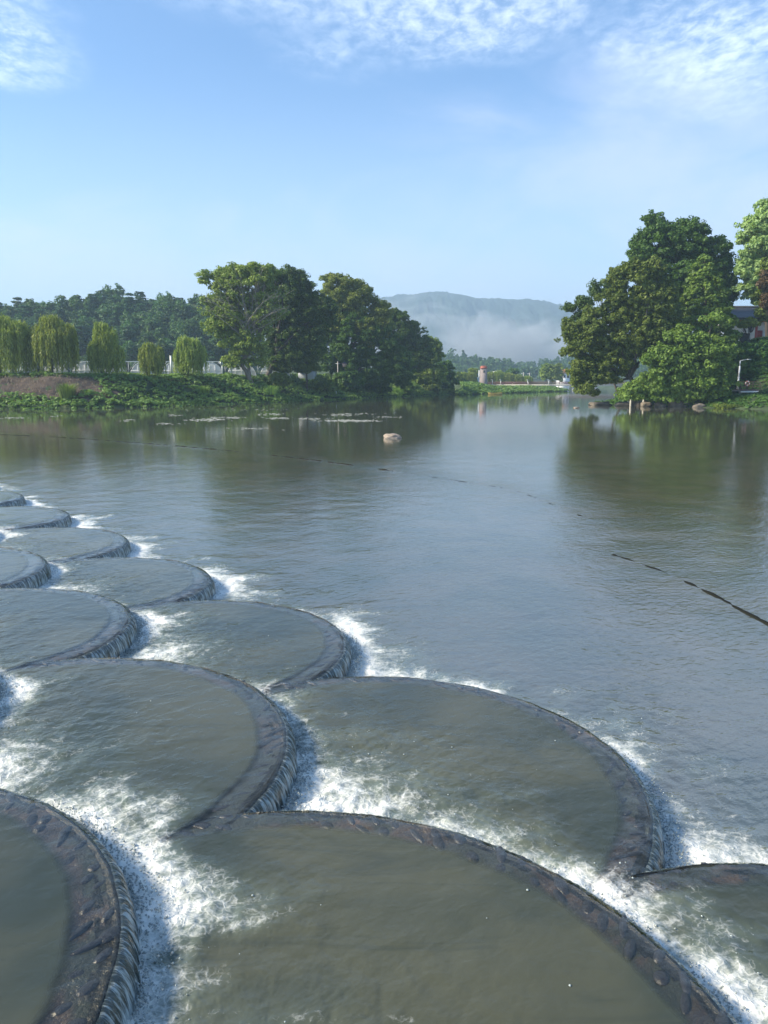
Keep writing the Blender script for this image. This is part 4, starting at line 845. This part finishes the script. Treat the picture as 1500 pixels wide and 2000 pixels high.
# life buoy hung on a stand behind the railing
c = at(1460, 749, YD + .6); e = empty('life_buoy', (c[0], c[1], c[2] - .4), 'faded red and white life buoy hung on the platform railing', 'life buoy')
th = np.linspace(0, 2 * np.pi, 25); 
for q in range(8):
    tt = np.linspace(q * np.pi / 4, (q + 1) * np.pi / 4 + .01, 5); mb = MB(); mb.tube(np.c_[c[0] + .3 * np.cos(tt), np.full(5, c[1]), c[2] + .3 * np.sin(tt)], .085, 8); mb.build('ring_segment', simple('buoy_red', (.45, .16, .12), .5) if q == 0 else (bpy.data.materials['buoy_red'] if q % 2 == 0 else WHITE), e)
e = empty('buoy_stand', (c[0], c[1] + .2, zd), 'thin dark stand behind the life buoy', 'stand'); mb = MB(); mb.box((c[0] + .1, c[1] + .2, zd + .6), (.08, .08, 1.3)); mb.build('post', DARKWOOD, e); mb = MB(); mb.box((c[0] + .1, c[1] + .2, zd + 1.27), (.6, .06, .06)); mb.build('crossbar', DARKWOOD, e)
c0 = at(1441, 757, YD + 1.8); c1 = at(1445, 715, YD + 1.8)
e = empty('lamp_post', (c0[0], c0[1], zd), 'slightly leaning grey lamp post at the joint of boardwalk and platform', 'lamp post'); mid = c0 + (c1 - c0) * .5
mb = MB(); mb.tube([(c0[0], c0[1], zd), mid], [.17, .16], 10); mb.build('lower_shaft', STEEL, e); mb = MB(); mb.tube([mid, c1], [.13, .12], 10); mb.build('upper_shaft', WHITE, e)
tp = c1 + (c1 - c0) * .25; mb = MB(); mb.tube([c1, tp], [.1, .09], 8); mb.tube([tp, tp + (1.0, -.2, .2)], .05, 6); mb.build('lamp_arm', STEEL, e); mb = MB(); mb.box(tp + (1.2, -.22, .18), (.6, .22, .1)); mb.build('lamp_head', STEEL, e)
# stone stair rising right
e = empty('stone_stair', (X(1490, 121), 121, zd), 'weathered stone stair climbing the slope behind the railing', 'stair')
mb = MB(); 
for i in range(9): mb.box((X(1468, 121) + i * .42, 121, zd + .05 + i * .11), (.5, 2.2, .3 + i * .22))
mb.build('step', CONC, e)
mb = MB(); mb.tube([(X(1468, 121), 119.8, zd + .9), (X(1468, 121) + 3.8, 119.8, zd + 2.1)], .05, 6); [mb.box((X(1468, 121) + i * .95, 119.8, zd + .45 + i * .3), (.08, .08, 1.0)) for i in range(5)]; mb.build('handrail', DARKWOOD, e)
# red columned house
YH = 136.0
def hz(py): return at(0, py, YH)[2]
x0, x1 = at(1428, 650, YH)[0], at(1640, 650, YH)[0]; gg = hz(672)
e = empty('columned_house', ((x0 + x1) / 2, YH, gg - .5), 'pale walled house with dark tiled roof and red columns at the right edge', 'house')
mb = MB(); mb.box(((x0 + x1) / 2, YH + 4, (gg - 2 + hz(628)) / 2), (x1 - x0, 7.6, hz(628) - gg + 2)); mb.build('wall', simple('pale_wall', (.78, .76, .70), .85, .2, .5), e)
xl, xr = at(1418, 650, YH)[0], x1 + 1; ze, zt_ = hz(622), hz(597)
for s_ in (-1, 1):
    ya, yb = (YH - 1.6, YH + 4) if s_ < 0 else (YH + 4, YH + 9.6)
    za, zb = (ze, zt_) if s_ < 0 else (zt_, ze)
    n_ = 60; mb = MB(); xs2 = np.linspace(xl, xr, n_ * 4 + 1); wv = .05 * np.abs(np.sin(np.arange(n_ * 4 + 1) * np.pi / 4))
    V = np.concatenate([np.c_[xs2, np.full_like(xs2, ya), za + wv], np.c_[xs2, np.full_like(xs2, (ya + yb) / 2), (za + zb) / 2 + wv - .25], np.c_[xs2, np.full_like(xs2, yb), zb + wv], np.c_[xs2, np.full_like(xs2, ya), za + wv * 0 - .15], np.c_[xs2, np.full_like(xs2, yb), zb + wv * 0 - .15]])
    m5 = len(xs2); mb.add(V, np.concatenate([gridf(3, m5), np.stack([np.arange(m5 - 1), np.arange(1, m5), np.arange(1, m5) + 3 * m5, np.arange(m5 - 1) + 3 * m5], -1), np.stack([np.arange(m5 - 1) + 3 * m5, np.arange(1, m5) + 3 * m5, np.arange(1, m5) + 4 * m5, np.arange(m5 - 1) + 4 * m5], -1)])); mb.build('roof', ROOFT, e, smooth=False)
mb = MB(); mb.box(((xl + xr) / 2, YH + 4, zt_ + .12), (xr - xl, .35, .4)); mb.build('ridge', ROOFT, e)
mb = MB(); mb.box(((xl + xr) / 2, YH - 1.1, hz(628)), (xr - xl - .6, .25, .3)); mb.build('eave_beam', simple('orange_beam', (.42, .14, .05), .6), e)
for px in (1471, 1496, 1530, 1570): 
    x_ = at(px, 650, YH)[0]; mb = MB(); mb.tube([(x_, YH - 1.1, gg - 1), (x_, YH - 1.1, hz(628) - .15)], .2, 12); mb.build('column', REDP, e, smooth=True)
mb = MB(); mb.box((at(1455, 660, YH)[0], YH + .17, hz(664)), (1.7, .1, 2.3)); mb.build('door_opening', DOORC, e)
mb = MB(); mb.box((at(1496, 660, YH)[0] - 1.2, YH + .17, hz(654)), (1.2, .1, 1.5)); mb.build('window', REDP, e)

# ------------------------------------------------------------------ far bank: footbridge, tower, willows, house
YB = 292.0; zb = at(0, 751.0, YB)[2]
def XB(px, Y=YB): return at(px, 750, Y)[0]
e = empty('footbridge', (XB(1040), YB, 0), 'long low concrete footbridge with reddish brown railing across the far river', 'bridge')
xa, xb = XB(948), XB(1250); mb = MB(); mb.box(((xa + xb) / 2, YB + 1.5, zb - .25), (xb - xa, 3.2, .5)); mb.build('deck', PALECONC, e)
BR = simple('reddish_railing', (.13, .055, .045), .7, .3)
for yy in (YB, YB + 3):
    mb = MB(); n_ = 180
    for i in range(n_): mb.box((xa + (xb - xa) * (i + .5) / n_, yy, zb + .5), (.16, .06, .95))
    mb.box(((xa + xb) / 2, yy, zb + 1.02), (xb - xa, .12, .1)); mb.build('railing', BR, e)
for px in (985, 1030, 1075, 1120, 1165, 1210): mb = MB(); mb.box((XB(px), YB + 1.5, zb / 2 - 1), (.7, 2.6, zb + 1.0)); mb.build('pier', CONC, e)
for i, px in enumerate((957, 962, 978, 1031, 1072)):
    if i in (0,): continue
    c = at(px, 746, YB - .5); e = empty('bridge_light', (c[0], YB - .3, zb), ['', 'white light post at the left end of the footbridge', 'white light post second from the left end of the footbridge', 'white light post with bent head in the middle of the footbridge', 'white light post nearest to the right cluster on the footbridge'][i], 'light post', 'light posts on the footbridge')
    mb = MB(); mb.tube([(c[0], YB - .3, zb - .3), (c[0], YB - .3, zb + 1.7)], .1, 6); mb.build('post', WHITE, e); mb = MB(); mb.box((c[0] - .15, YB - .3, zb + 1.72), (.6, .3, .14)); mb.build('head', WHITE, e)
YT = 286.0; c = at(944, 745, YT); gg = gz(c[0], YT); T = at(0, 720, YT)[2]; k = YT / F
TOWER = simple('tower_brick', (.27, .22, .20), .9, .25, 1.5, .4, 6)
e = empty('stone_tower', (c[0], YT, gg), 'square grey brick tower with red capped top at the end of the footbridge', 'tower')
mb = MB(); w0, w1 = 15 * k, 11.5 * k; V = []
for z_, w_ in ((gg - .5, w0), (T, w1)): V += [(c[0] - w_ / 2, YT - w_ / 2, z_), (c[0] + w_ / 2, YT - w_ / 2, z_), (c[0] + w_ / 2, YT + w_ / 2, z_), (c[0] - w_ / 2, YT + w_ / 2, z_)]
mb.add(V, [(0, 1, 5, 4), (1, 2, 6, 5), (2, 3, 7, 6), (3, 0, 4, 7), (4, 5, 6, 7)]); mb.build('shaft', TOWER, e)
mb = MB(); mb.box((c[0], YT, T + .25), (w1 * 1.1, w1 * 1.1, .5)); mb.build('cap', REDT, e); mb = MB(); mb.prism([(c[0] - w1 * .62, T + .5), (c[0] + w1 * .62, T + .5), (c[0] + w1 * .35, T + 1.0), (c[0] - w1 * .35, T + 1.0)], YT - w1 * .5, YT + w1 * .5); mb.build('roof', REDT, e)
mb = MB(); mb.box((c[0], YT - w1 * .53, T - 1.0), (.5, .1, .8)); mb.build('window', DOORC, e)
mb = MB(); mb.box((c[0] - w0 * .5 - .25, YT - .5, (gg + T - .6) / 2), (.3, .3, T - .6 - gg)); mb.build('lightning_post', WHITE, e)
c = at(929, 738, 280); gg = gz(c[0], 280); e = empty('white_shelter', (c[0], 280, gg), 'small white shelter with slanted roof left of the brick tower', 'shelter'); mb = MB(); mb.prism([(c[0] - 1.2, gg), (c[0] + 1.2, gg), (c[0] + 1.2, gg + 2.3), (c[0] - 1.2, gg + 1.6)], 279, 282); mb.build('wall', WHITE, e); mb = MB(); mb.prism([(c[0] - 1.5, gg + 1.6), (c[0] + 1.5, gg + 2.5), (c[0] + 1.5, gg + 2.65), (c[0] - 1.5, gg + 1.75)], 278.6, 282.4); mb.build('roof', STEEL, e)
def fartree(name, ells, Y, base, lab, leaf, group=None, ls=.42, **kw): return tree(name, ells, Y, base, lab, leaf=leaf, lsize=ls, lob=1.2, cover=1.8, nclump=7, nleaf=9, rc=.7, trunkr=.2, twigs=False, group=group, **kw)
fartree('broadleaf_tree', [(925, 726, 10, 9), (922, 733, 8, 7)], 290, (925, 745), 'small airy grey tree left of the brick tower', 'olive')
fartree('broadleaf_tree', [(1002, 727, 12, 9), (998, 733, 12, 7)], 310, (1002, 748), 'round dark tree rising above the far willows', 'dark')
fartree('broadleaf_tree', [(895, 738, 10, 12), (900, 748, 12, 10)], 262, (897, 758), 'mixed dark tree at the far end of the left bank', 'mid')
def farwillow(px, ytop, ybot, w_, Y, lab):
    heads = [(px - w_ * .3, ytop + 5, w_ * .45), (px + w_ * .3, ytop + 6, w_ * .45), (px, ytop + 4, w_ * .5)]
    o = willow(px, ytop, ybot, w_, lab, Y, heads); o['group'] = 'far willows by the footbridge'; return o
for i, (px, yt, w_, lab) in enumerate([(905, 729, 15, 'leftmost far willow on the green spit'), (920, 730, 14, 'far willow just left of the brick tower'), (958, 728, 14, 'far willow just right of the brick tower'), (975, 726, 16, 'tallest far willow behind the left end of the footbridge'),
        (993, 730, 16, 'far willow in the middle of the row behind the footbridge'), (1012, 733, 15, 'far willow second from the right end of the row'), (1030, 736, 14, 'far willow at the right end of the row')]): farwillow(px, yt, 752, w_, 300 if px > 950 else 276, lab)
for i, (px, yt, rx, ry, lab) in enumerate([(1066, 722, 12, 12, 'tall bamboo like grove tree left of the white far house'), (1080, 724, 11, 12, 'middle tree of the pale grove before the white far house'), (1092, 722, 8, 14, 'narrow tree of the pale grove beside the white far house')]):
    fartree('grove_tree', [(px, yt, rx, ry), (px, yt + 12, rx, ry * .9)], 320, (px, 747), lab, 'olive', 'pale grove before the far house')
# far white house
YW = 335; c = at(1102, 745, YW); gg = gz(c[0], YW); k = YW / F; e = empty('white_house', (c[0], YW, gg), 'white walled house with orange roof behind the hanging boughs', 'house')
z1 = at(0, 728, YW)[2]; mb = MB(); mb.box((c[0], YW + 3, (gg - 1 + z1) / 2), (20 * k, 6, z1 - gg + 1)); mb.build('wall', WHITE, e)
mb = MB(); mb.prism([(c[0] - 11.5 * k, z1), (c[0] + 11.5 * k, z1), (c[0] + 8 * k, z1 + 1.6), (c[0] - 8 * k, z1 + 1.6)], YW - .6, YW + 6.6); mb.build('roof', simple('orange_tiles', (.5, .24, .1), .8, .2, 3), e)
for q in (-7, 0, 7): mb = MB(); mb.box((c[0] + q * k, YW - .03, z1 - 1.6), (.9, .06, 1.1)); mb.build('window', DOORC, e)
# long pale roofed sheds rising behind the willows
A_ = at(965, 724, 380); B_ = at(1022, 741, 345)
for i in range(6):
    p = A_ + (B_ - A_) * (i + .5) / 6; gg = gz(p[0], p[1]); e = empty('field_canopy', (p[0], p[1], gg), ['pale field canopy highest and farthest of the row behind the willows', 'second pale field canopy from the upper end of the row', 'third pale field canopy from the upper end of the row', 'fourth pale field canopy from the upper end of the row', 'fifth pale field canopy from the upper end of the row', 'pale field canopy lowest and nearest of the row behind the willows'][i], 'canopy', 'row of pale field canopies')
    mb = MB(); mb.prism([(p[0] - 1.9, p[2] - .35), (p[0] + 1.9, p[2] - .35), (p[0], p[2] + .25)], p[1] - 3, p[1] + 3); mb.build('roof', CREAM if i > 2 else WHITE, e)
    mb = MB(); [mb.box((p[0] + q, p[1] - 2.5, (gg + p[2]) / 2), (.12, .12, p[2] - gg)) for q in (-1.5, 1.5)]; mb.build('support', WHITE, e)
for px, yt, lab in ((1022, 727, 'white utility pole left of the two beyond the footbridge'), (1034, 728, 'white utility pole right of the two beyond the footbridge')):
    c = at(px, 745, 340); gg = gz(c[0], 340); T = at(px, yt, 340)[2]; e = empty('utility_pole', (c[0], 340, gg), lab, 'pole', 'utility poles beyond the footbridge'); mb = MB(); mb.tube([(c[0], 340, gg), (c[0], 340, T)], [.2, .14], 6); mb.build('shaft', PALECONC, e); mb = MB(); mb.box((c[0], 340, T - .5), (2.0, .12, .12)); mb.build('crossarm', STEEL, e)
c = at(967, 770.5, z=0); e = empty('small_boat', (c[0], c[1], 0), 'tiny yellow and white boat near the spit', 'boat'); mb = MB()
hull = []; 
for u in np.linspace(-1, 1, 9): w_ = .55 * (1 - abs(u) ** 2.5) + .05; hull.append([(c[0] + u * 1.9, c[1] - w_, .42 + .15 * u * u), (c[0] + u * 1.9, c[1] - w_ * .6, -.05), (c[0] + u * 1.9, c[1] + w_ * .6, -.05), (c[0] + u * 1.9, c[1] + w_, .42 + .15 * u * u)])
mb.add(np.array(hull).reshape(-1, 3), gridf(9, 4)); mb.build('hull', simple('boat_yellow', (.75, .55, .15), .5), e); mb = MB(); mb.box((c[0], c[1], .3), (.3, .9, .06)); mb.box((c[0] + .8, c[1], .3), (.3, .7, .06)); mb.build('seat', WHITE, e)

# ------------------------------------------------------------------ submerged sills of the weir apron
SILL = simple('algae_stone', (.014, .014, .009), .9, .4, 3)
SILL.node_tree.nodes['Principled BSDF'].inputs['Specular IOR Level'].default_value = .1
def sill(pts, lab, h=.05, thr=.44):
    P_ = np.array([at(a, b, z=0) for a, b in pts]); seg = np.r_[0, np.cumsum(np.linalg.norm(np.diff(P_[:, :2], axis=0), axis=1))]; n_ = int(seg[-1] / .15)
    u = np.linspace(0, seg[-1], n_); x_, y_ = np.interp(u, seg, P_[:, 0]), np.interp(u, seg, P_[:, 1]); k_ = np.exp(-np.linspace(-2, 2, 31) ** 2); k_ /= k_.sum()
    x_ = np.convolve(np.pad(x_, 15, 'edge'), k_, 'valid'); y_ = np.convolve(np.pad(y_, 15, 'edge'), k_, 'valid')
    d_ = norm(np.gradient(np.c_[x_, y_], axis=0)); nn = np.c_[-d_[:, 1], d_[:, 0]]; pr = [(-.10, -.3), (-.06, -.01), (0, 0), (.06, -.01), (.10, -.3)]
    V = np.stack([np.c_[x_ + nn[:, 0] * a, y_ + nn[:, 1] * a, b + h * (fbm(x_ * 2.3 + a, y_ * 2.3, 5, 88) - thr) * 1.3] for a, b in pr], 1)
    c = V.reshape(-1, 3).mean(0); tag(mk('submerged_sill', V.reshape(-1, 3), gridf(n_, 5, True), SILL, smooth=True, loc=tuple(c)), lab, 'sill', 'submerged sills in the river')
sill([(-60, 846), (120, 854), (300, 867), (450, 880), (600, 897), (700, 910), (775, 921)], 'long dark submerged sill line crossing the river at the left', .08, .40)
sill([(775, 921), (880, 937), (1000, 955), (1080, 985), (1140, 1010), (1200, 1034)], 'faint submerged sill line curving through the middle of the river', .04, .53)
sill([(1180, 1078), (1240, 1096), (1310, 1120), (1390, 1160), (1450, 1192), (1530, 1235)], 'dark submerged sill with broken ripples at the right picture edge', .045, .34)

# ------------------------------------------------------------------ floating scum, bubbles, spray
SC = simple('scum', (.30, .30, .25), .8, .2); V, Q, n0 = [], [], 0
for a, b, wd, n_ in [(20, 816, 60, 30), (415, 819, 50, 60), (250, 821, 30, 20), (345, 811, 30, 16), (395, 821, 70, 60), (445, 816, 60, 60), (490, 837, 70, 26), (530, 809, 40, 40), (540, 817, 60, 50), (605, 818, 50, 40), (675, 822, 80, 160), (665, 810, 50, 60), (715, 822, 50, 40), (755, 815, 40, 25), (700, 808, 90, 30), (480, 800, 200, 30), (330, 828, 60, 20), (107, 813, 20, 8)]:
    for _ in range(n_):
        c = at(a + rng.normal() * wd * .3, b + rng.normal() * 1.1, z=0); r1, r2 = rng.uniform(.05, .28), rng.uniform(.05, .14); th = np.linspace(0, 2 * np.pi, 8)[:-1]; rr = rng.uniform(.6, 1.2, 7)
        V.append(np.c_[c[0] + r1 * rr * np.cos(th), c[1] + r2 * rr * np.sin(th), np.full(7, .012)]); V.append([[c[0], c[1], .03]]); Q += [(n0 + 7, n0 + i, n0 + (i + 1) % 7) for i in range(7)]; n0 += 8
tag(mk('floating_scum', np.concatenate(V), np.array(Q), SC), 'pale scum drifting in streaks before the left bank', 'scum', kind='stuff')
# bubbles: thin bright domes on the pools and the river near the falls
m, t = mat('bubble'); out(t, t.n('ShaderNodeBsdfPrincipled', {'Base Color': (.34, .37, .35, 1), 'Roughness': .12})); BUB = m
pts = []
def level(x, y):
    k = np.zeros(x.shape)
    for q in (1, 2, 3):
        for cx, cy, r in ROW[q]: k = np.where(np.hypot(x - cx, y - cy) < r - .03, q, k)
    return k
n_ = 60000; x = rng.uniform(-8, 5.5, n_); y = 1.5 + 14 * rng.uniform(0, 1, n_) ** 1.3; kk = level(x, y); fo = np.zeros(n_)
for q in (0, 1, 2): f_, _ = foamfield(x, y, q); fo = np.where(kk == q, f_, fo)
pr = .0002 + .10 * np.exp(-((fo - .32) / .16) ** 2) * sstep(fbm(x * 1.3, y * 1.3, 3, 41), .42, .62); pr = np.where(kk == 3, .0008, pr); pr = np.where((kk == 0) & (fo < .15), .00003, pr)
k_ = rng.uniform(size=n_) < pr; x, y, kk = x[k_], y[k_], kk[k_]; n_ = len(x); r = .003 + .006 * rng.uniform(0, 1, n_) ** 3; lo = np.arange(8) * np.pi / 4
ring = [(1, 0), (.8, .5), (.35, .8)]; V = np.concatenate([np.stack([x[:, None] + r[:, None] * a * np.cos(lo), y[:, None] + r[:, None] * a * np.sin(lo), (kk * DZ + .024)[:, None] + r[:, None] * b + 0 * lo], -1) for a, b in ring] + [np.stack([x, y, kk * DZ + .024 + r * .9], -1)[:, None]], 1)
b_ = (np.arange(n_) * 25)[:, None, None]; j = np.arange(8); j2 = (j + 1) % 8
Q = np.concatenate([np.stack([j, j2, j2 + 8, j + 8], -1), np.stack([j + 8, j2 + 8, j2 + 16, j + 16], -1)])[None] + b_; T_ = np.stack([j + 16, j2 + 16, 0 * j + 24], -1)[None] + b_
tag(mk('foam_bubbles', V.reshape(-1, 3), [Q.reshape(-1, 4), T_.reshape(-1, 3)], BUB, smooth=True), 'small white bubbles drifting on the pools below the falls', 'bubbles', kind='stuff')
# spray at the feet of the falls
P_ = []
for k in (1, 2, 3):
    for i, (cx, cy, r) in enumerate(ROW[k]):
        n_ = 5200 if math.hypot(cx, cy) < 13 else 900; th = math.atan2(NRM[1], NRM[0]) + rng.uniform(-R(100), R(100), n_); d_ = .10 + np.abs(rng.normal(size=n_)) * .10; x = cx + (r + d_) * np.cos(th); y = cy + (r + d_) * np.sin(th)
        f_, _ = foamfield(x, y, k - 1); ok = (level(x, y) == k - 1) & (rng.uniform(size=n_) < f_ * 1.1); x, y, d_, f_ = x[ok], y[ok], d_[ok], f_[ok]
        P_.append(np.stack([x, y, (k - 1) * DZ + .03 + np.abs(rng.normal(size=len(x))) * .035 * f_], -1))
P_ = np.concatenate(P_); n_ = len(P_); r = rng.uniform(.003, .011, n_); o6 = np.array([(1, 0, 0), (0, 1, 0), (-1, 0, 0), (0, -1, 0), (0, 0, 1), (0, 0, -1)])
V = P_[:, None] + o6[None] * (r[:, None, None] * rng.uniform(.6, 1.4, (n_, 6, 1))); T_ = np.array([(0, 1, 4), (1, 2, 4), (2, 3, 4), (3, 0, 4), (1, 0, 5), (2, 1, 5), (3, 2, 5), (0, 3, 5)])[None] + (np.arange(n_) * 6)[:, None, None]
tag(mk('water_spray', V.reshape(-1, 3), T_.reshape(-1, 3), BUB, smooth=True), 'white spray at the foot of the arc shaped falls', 'spray', kind='stuff')

# ------------------------------------------------------------------ low mist on the mountain
m, t = mat('mist'); tc_ = t.n('ShaderNodeTexCoord'); g = tc_.outputs['Object']; sx_ = t.n('ShaderNodeSeparateXYZ', {0: g})
nn = t.noise(t.scale(g, (1, .6, 1.5)), .0095, 6, .62, .8)
hf = t.m('ADD', t.mapr(sx_.outputs[2], -100, 92, .34, -.34), t.m('MULTIPLY', t.m('SUBTRACT', nn, .5), 1.5)); ex = t.sstep(t.m('ABSOLUTE', sx_.outputs[0]), 900, 500)
v = t.n('ShaderNodeVolumePrincipled', {'Color': (1, 1, 1, 1), 'Emission Strength': 0.0, 'Density': t.m('MULTIPLY', t.m('MULTIPLY', t.sstep(hf, -.05, .35), ex), .022)}); out(t, None, v)
mb = MB(); mb.box((300, 1650, 122), (2000, 160, 216)); tag(mb.build('mist', m, loc=(300, 1650, 122)), 'bank of low white mist lying against the far mountain', 'mist', kind='stuff')

# ------------------------------------------------------------------ haze
m, t = mat('haze'); v = t.n('ShaderNodeVolumePrincipled', {'Color': (.60, .82, 1.0, 1), 'Density': .00046, 'Anisotropy': .15}); out(t, None, v)
mb = MB(); mb.box((0, 1350, 141), (5600, 3700, 286)); tag(mb.build('haze', m), 'thin blue morning haze over the valley', 'haze', kind='stuff')
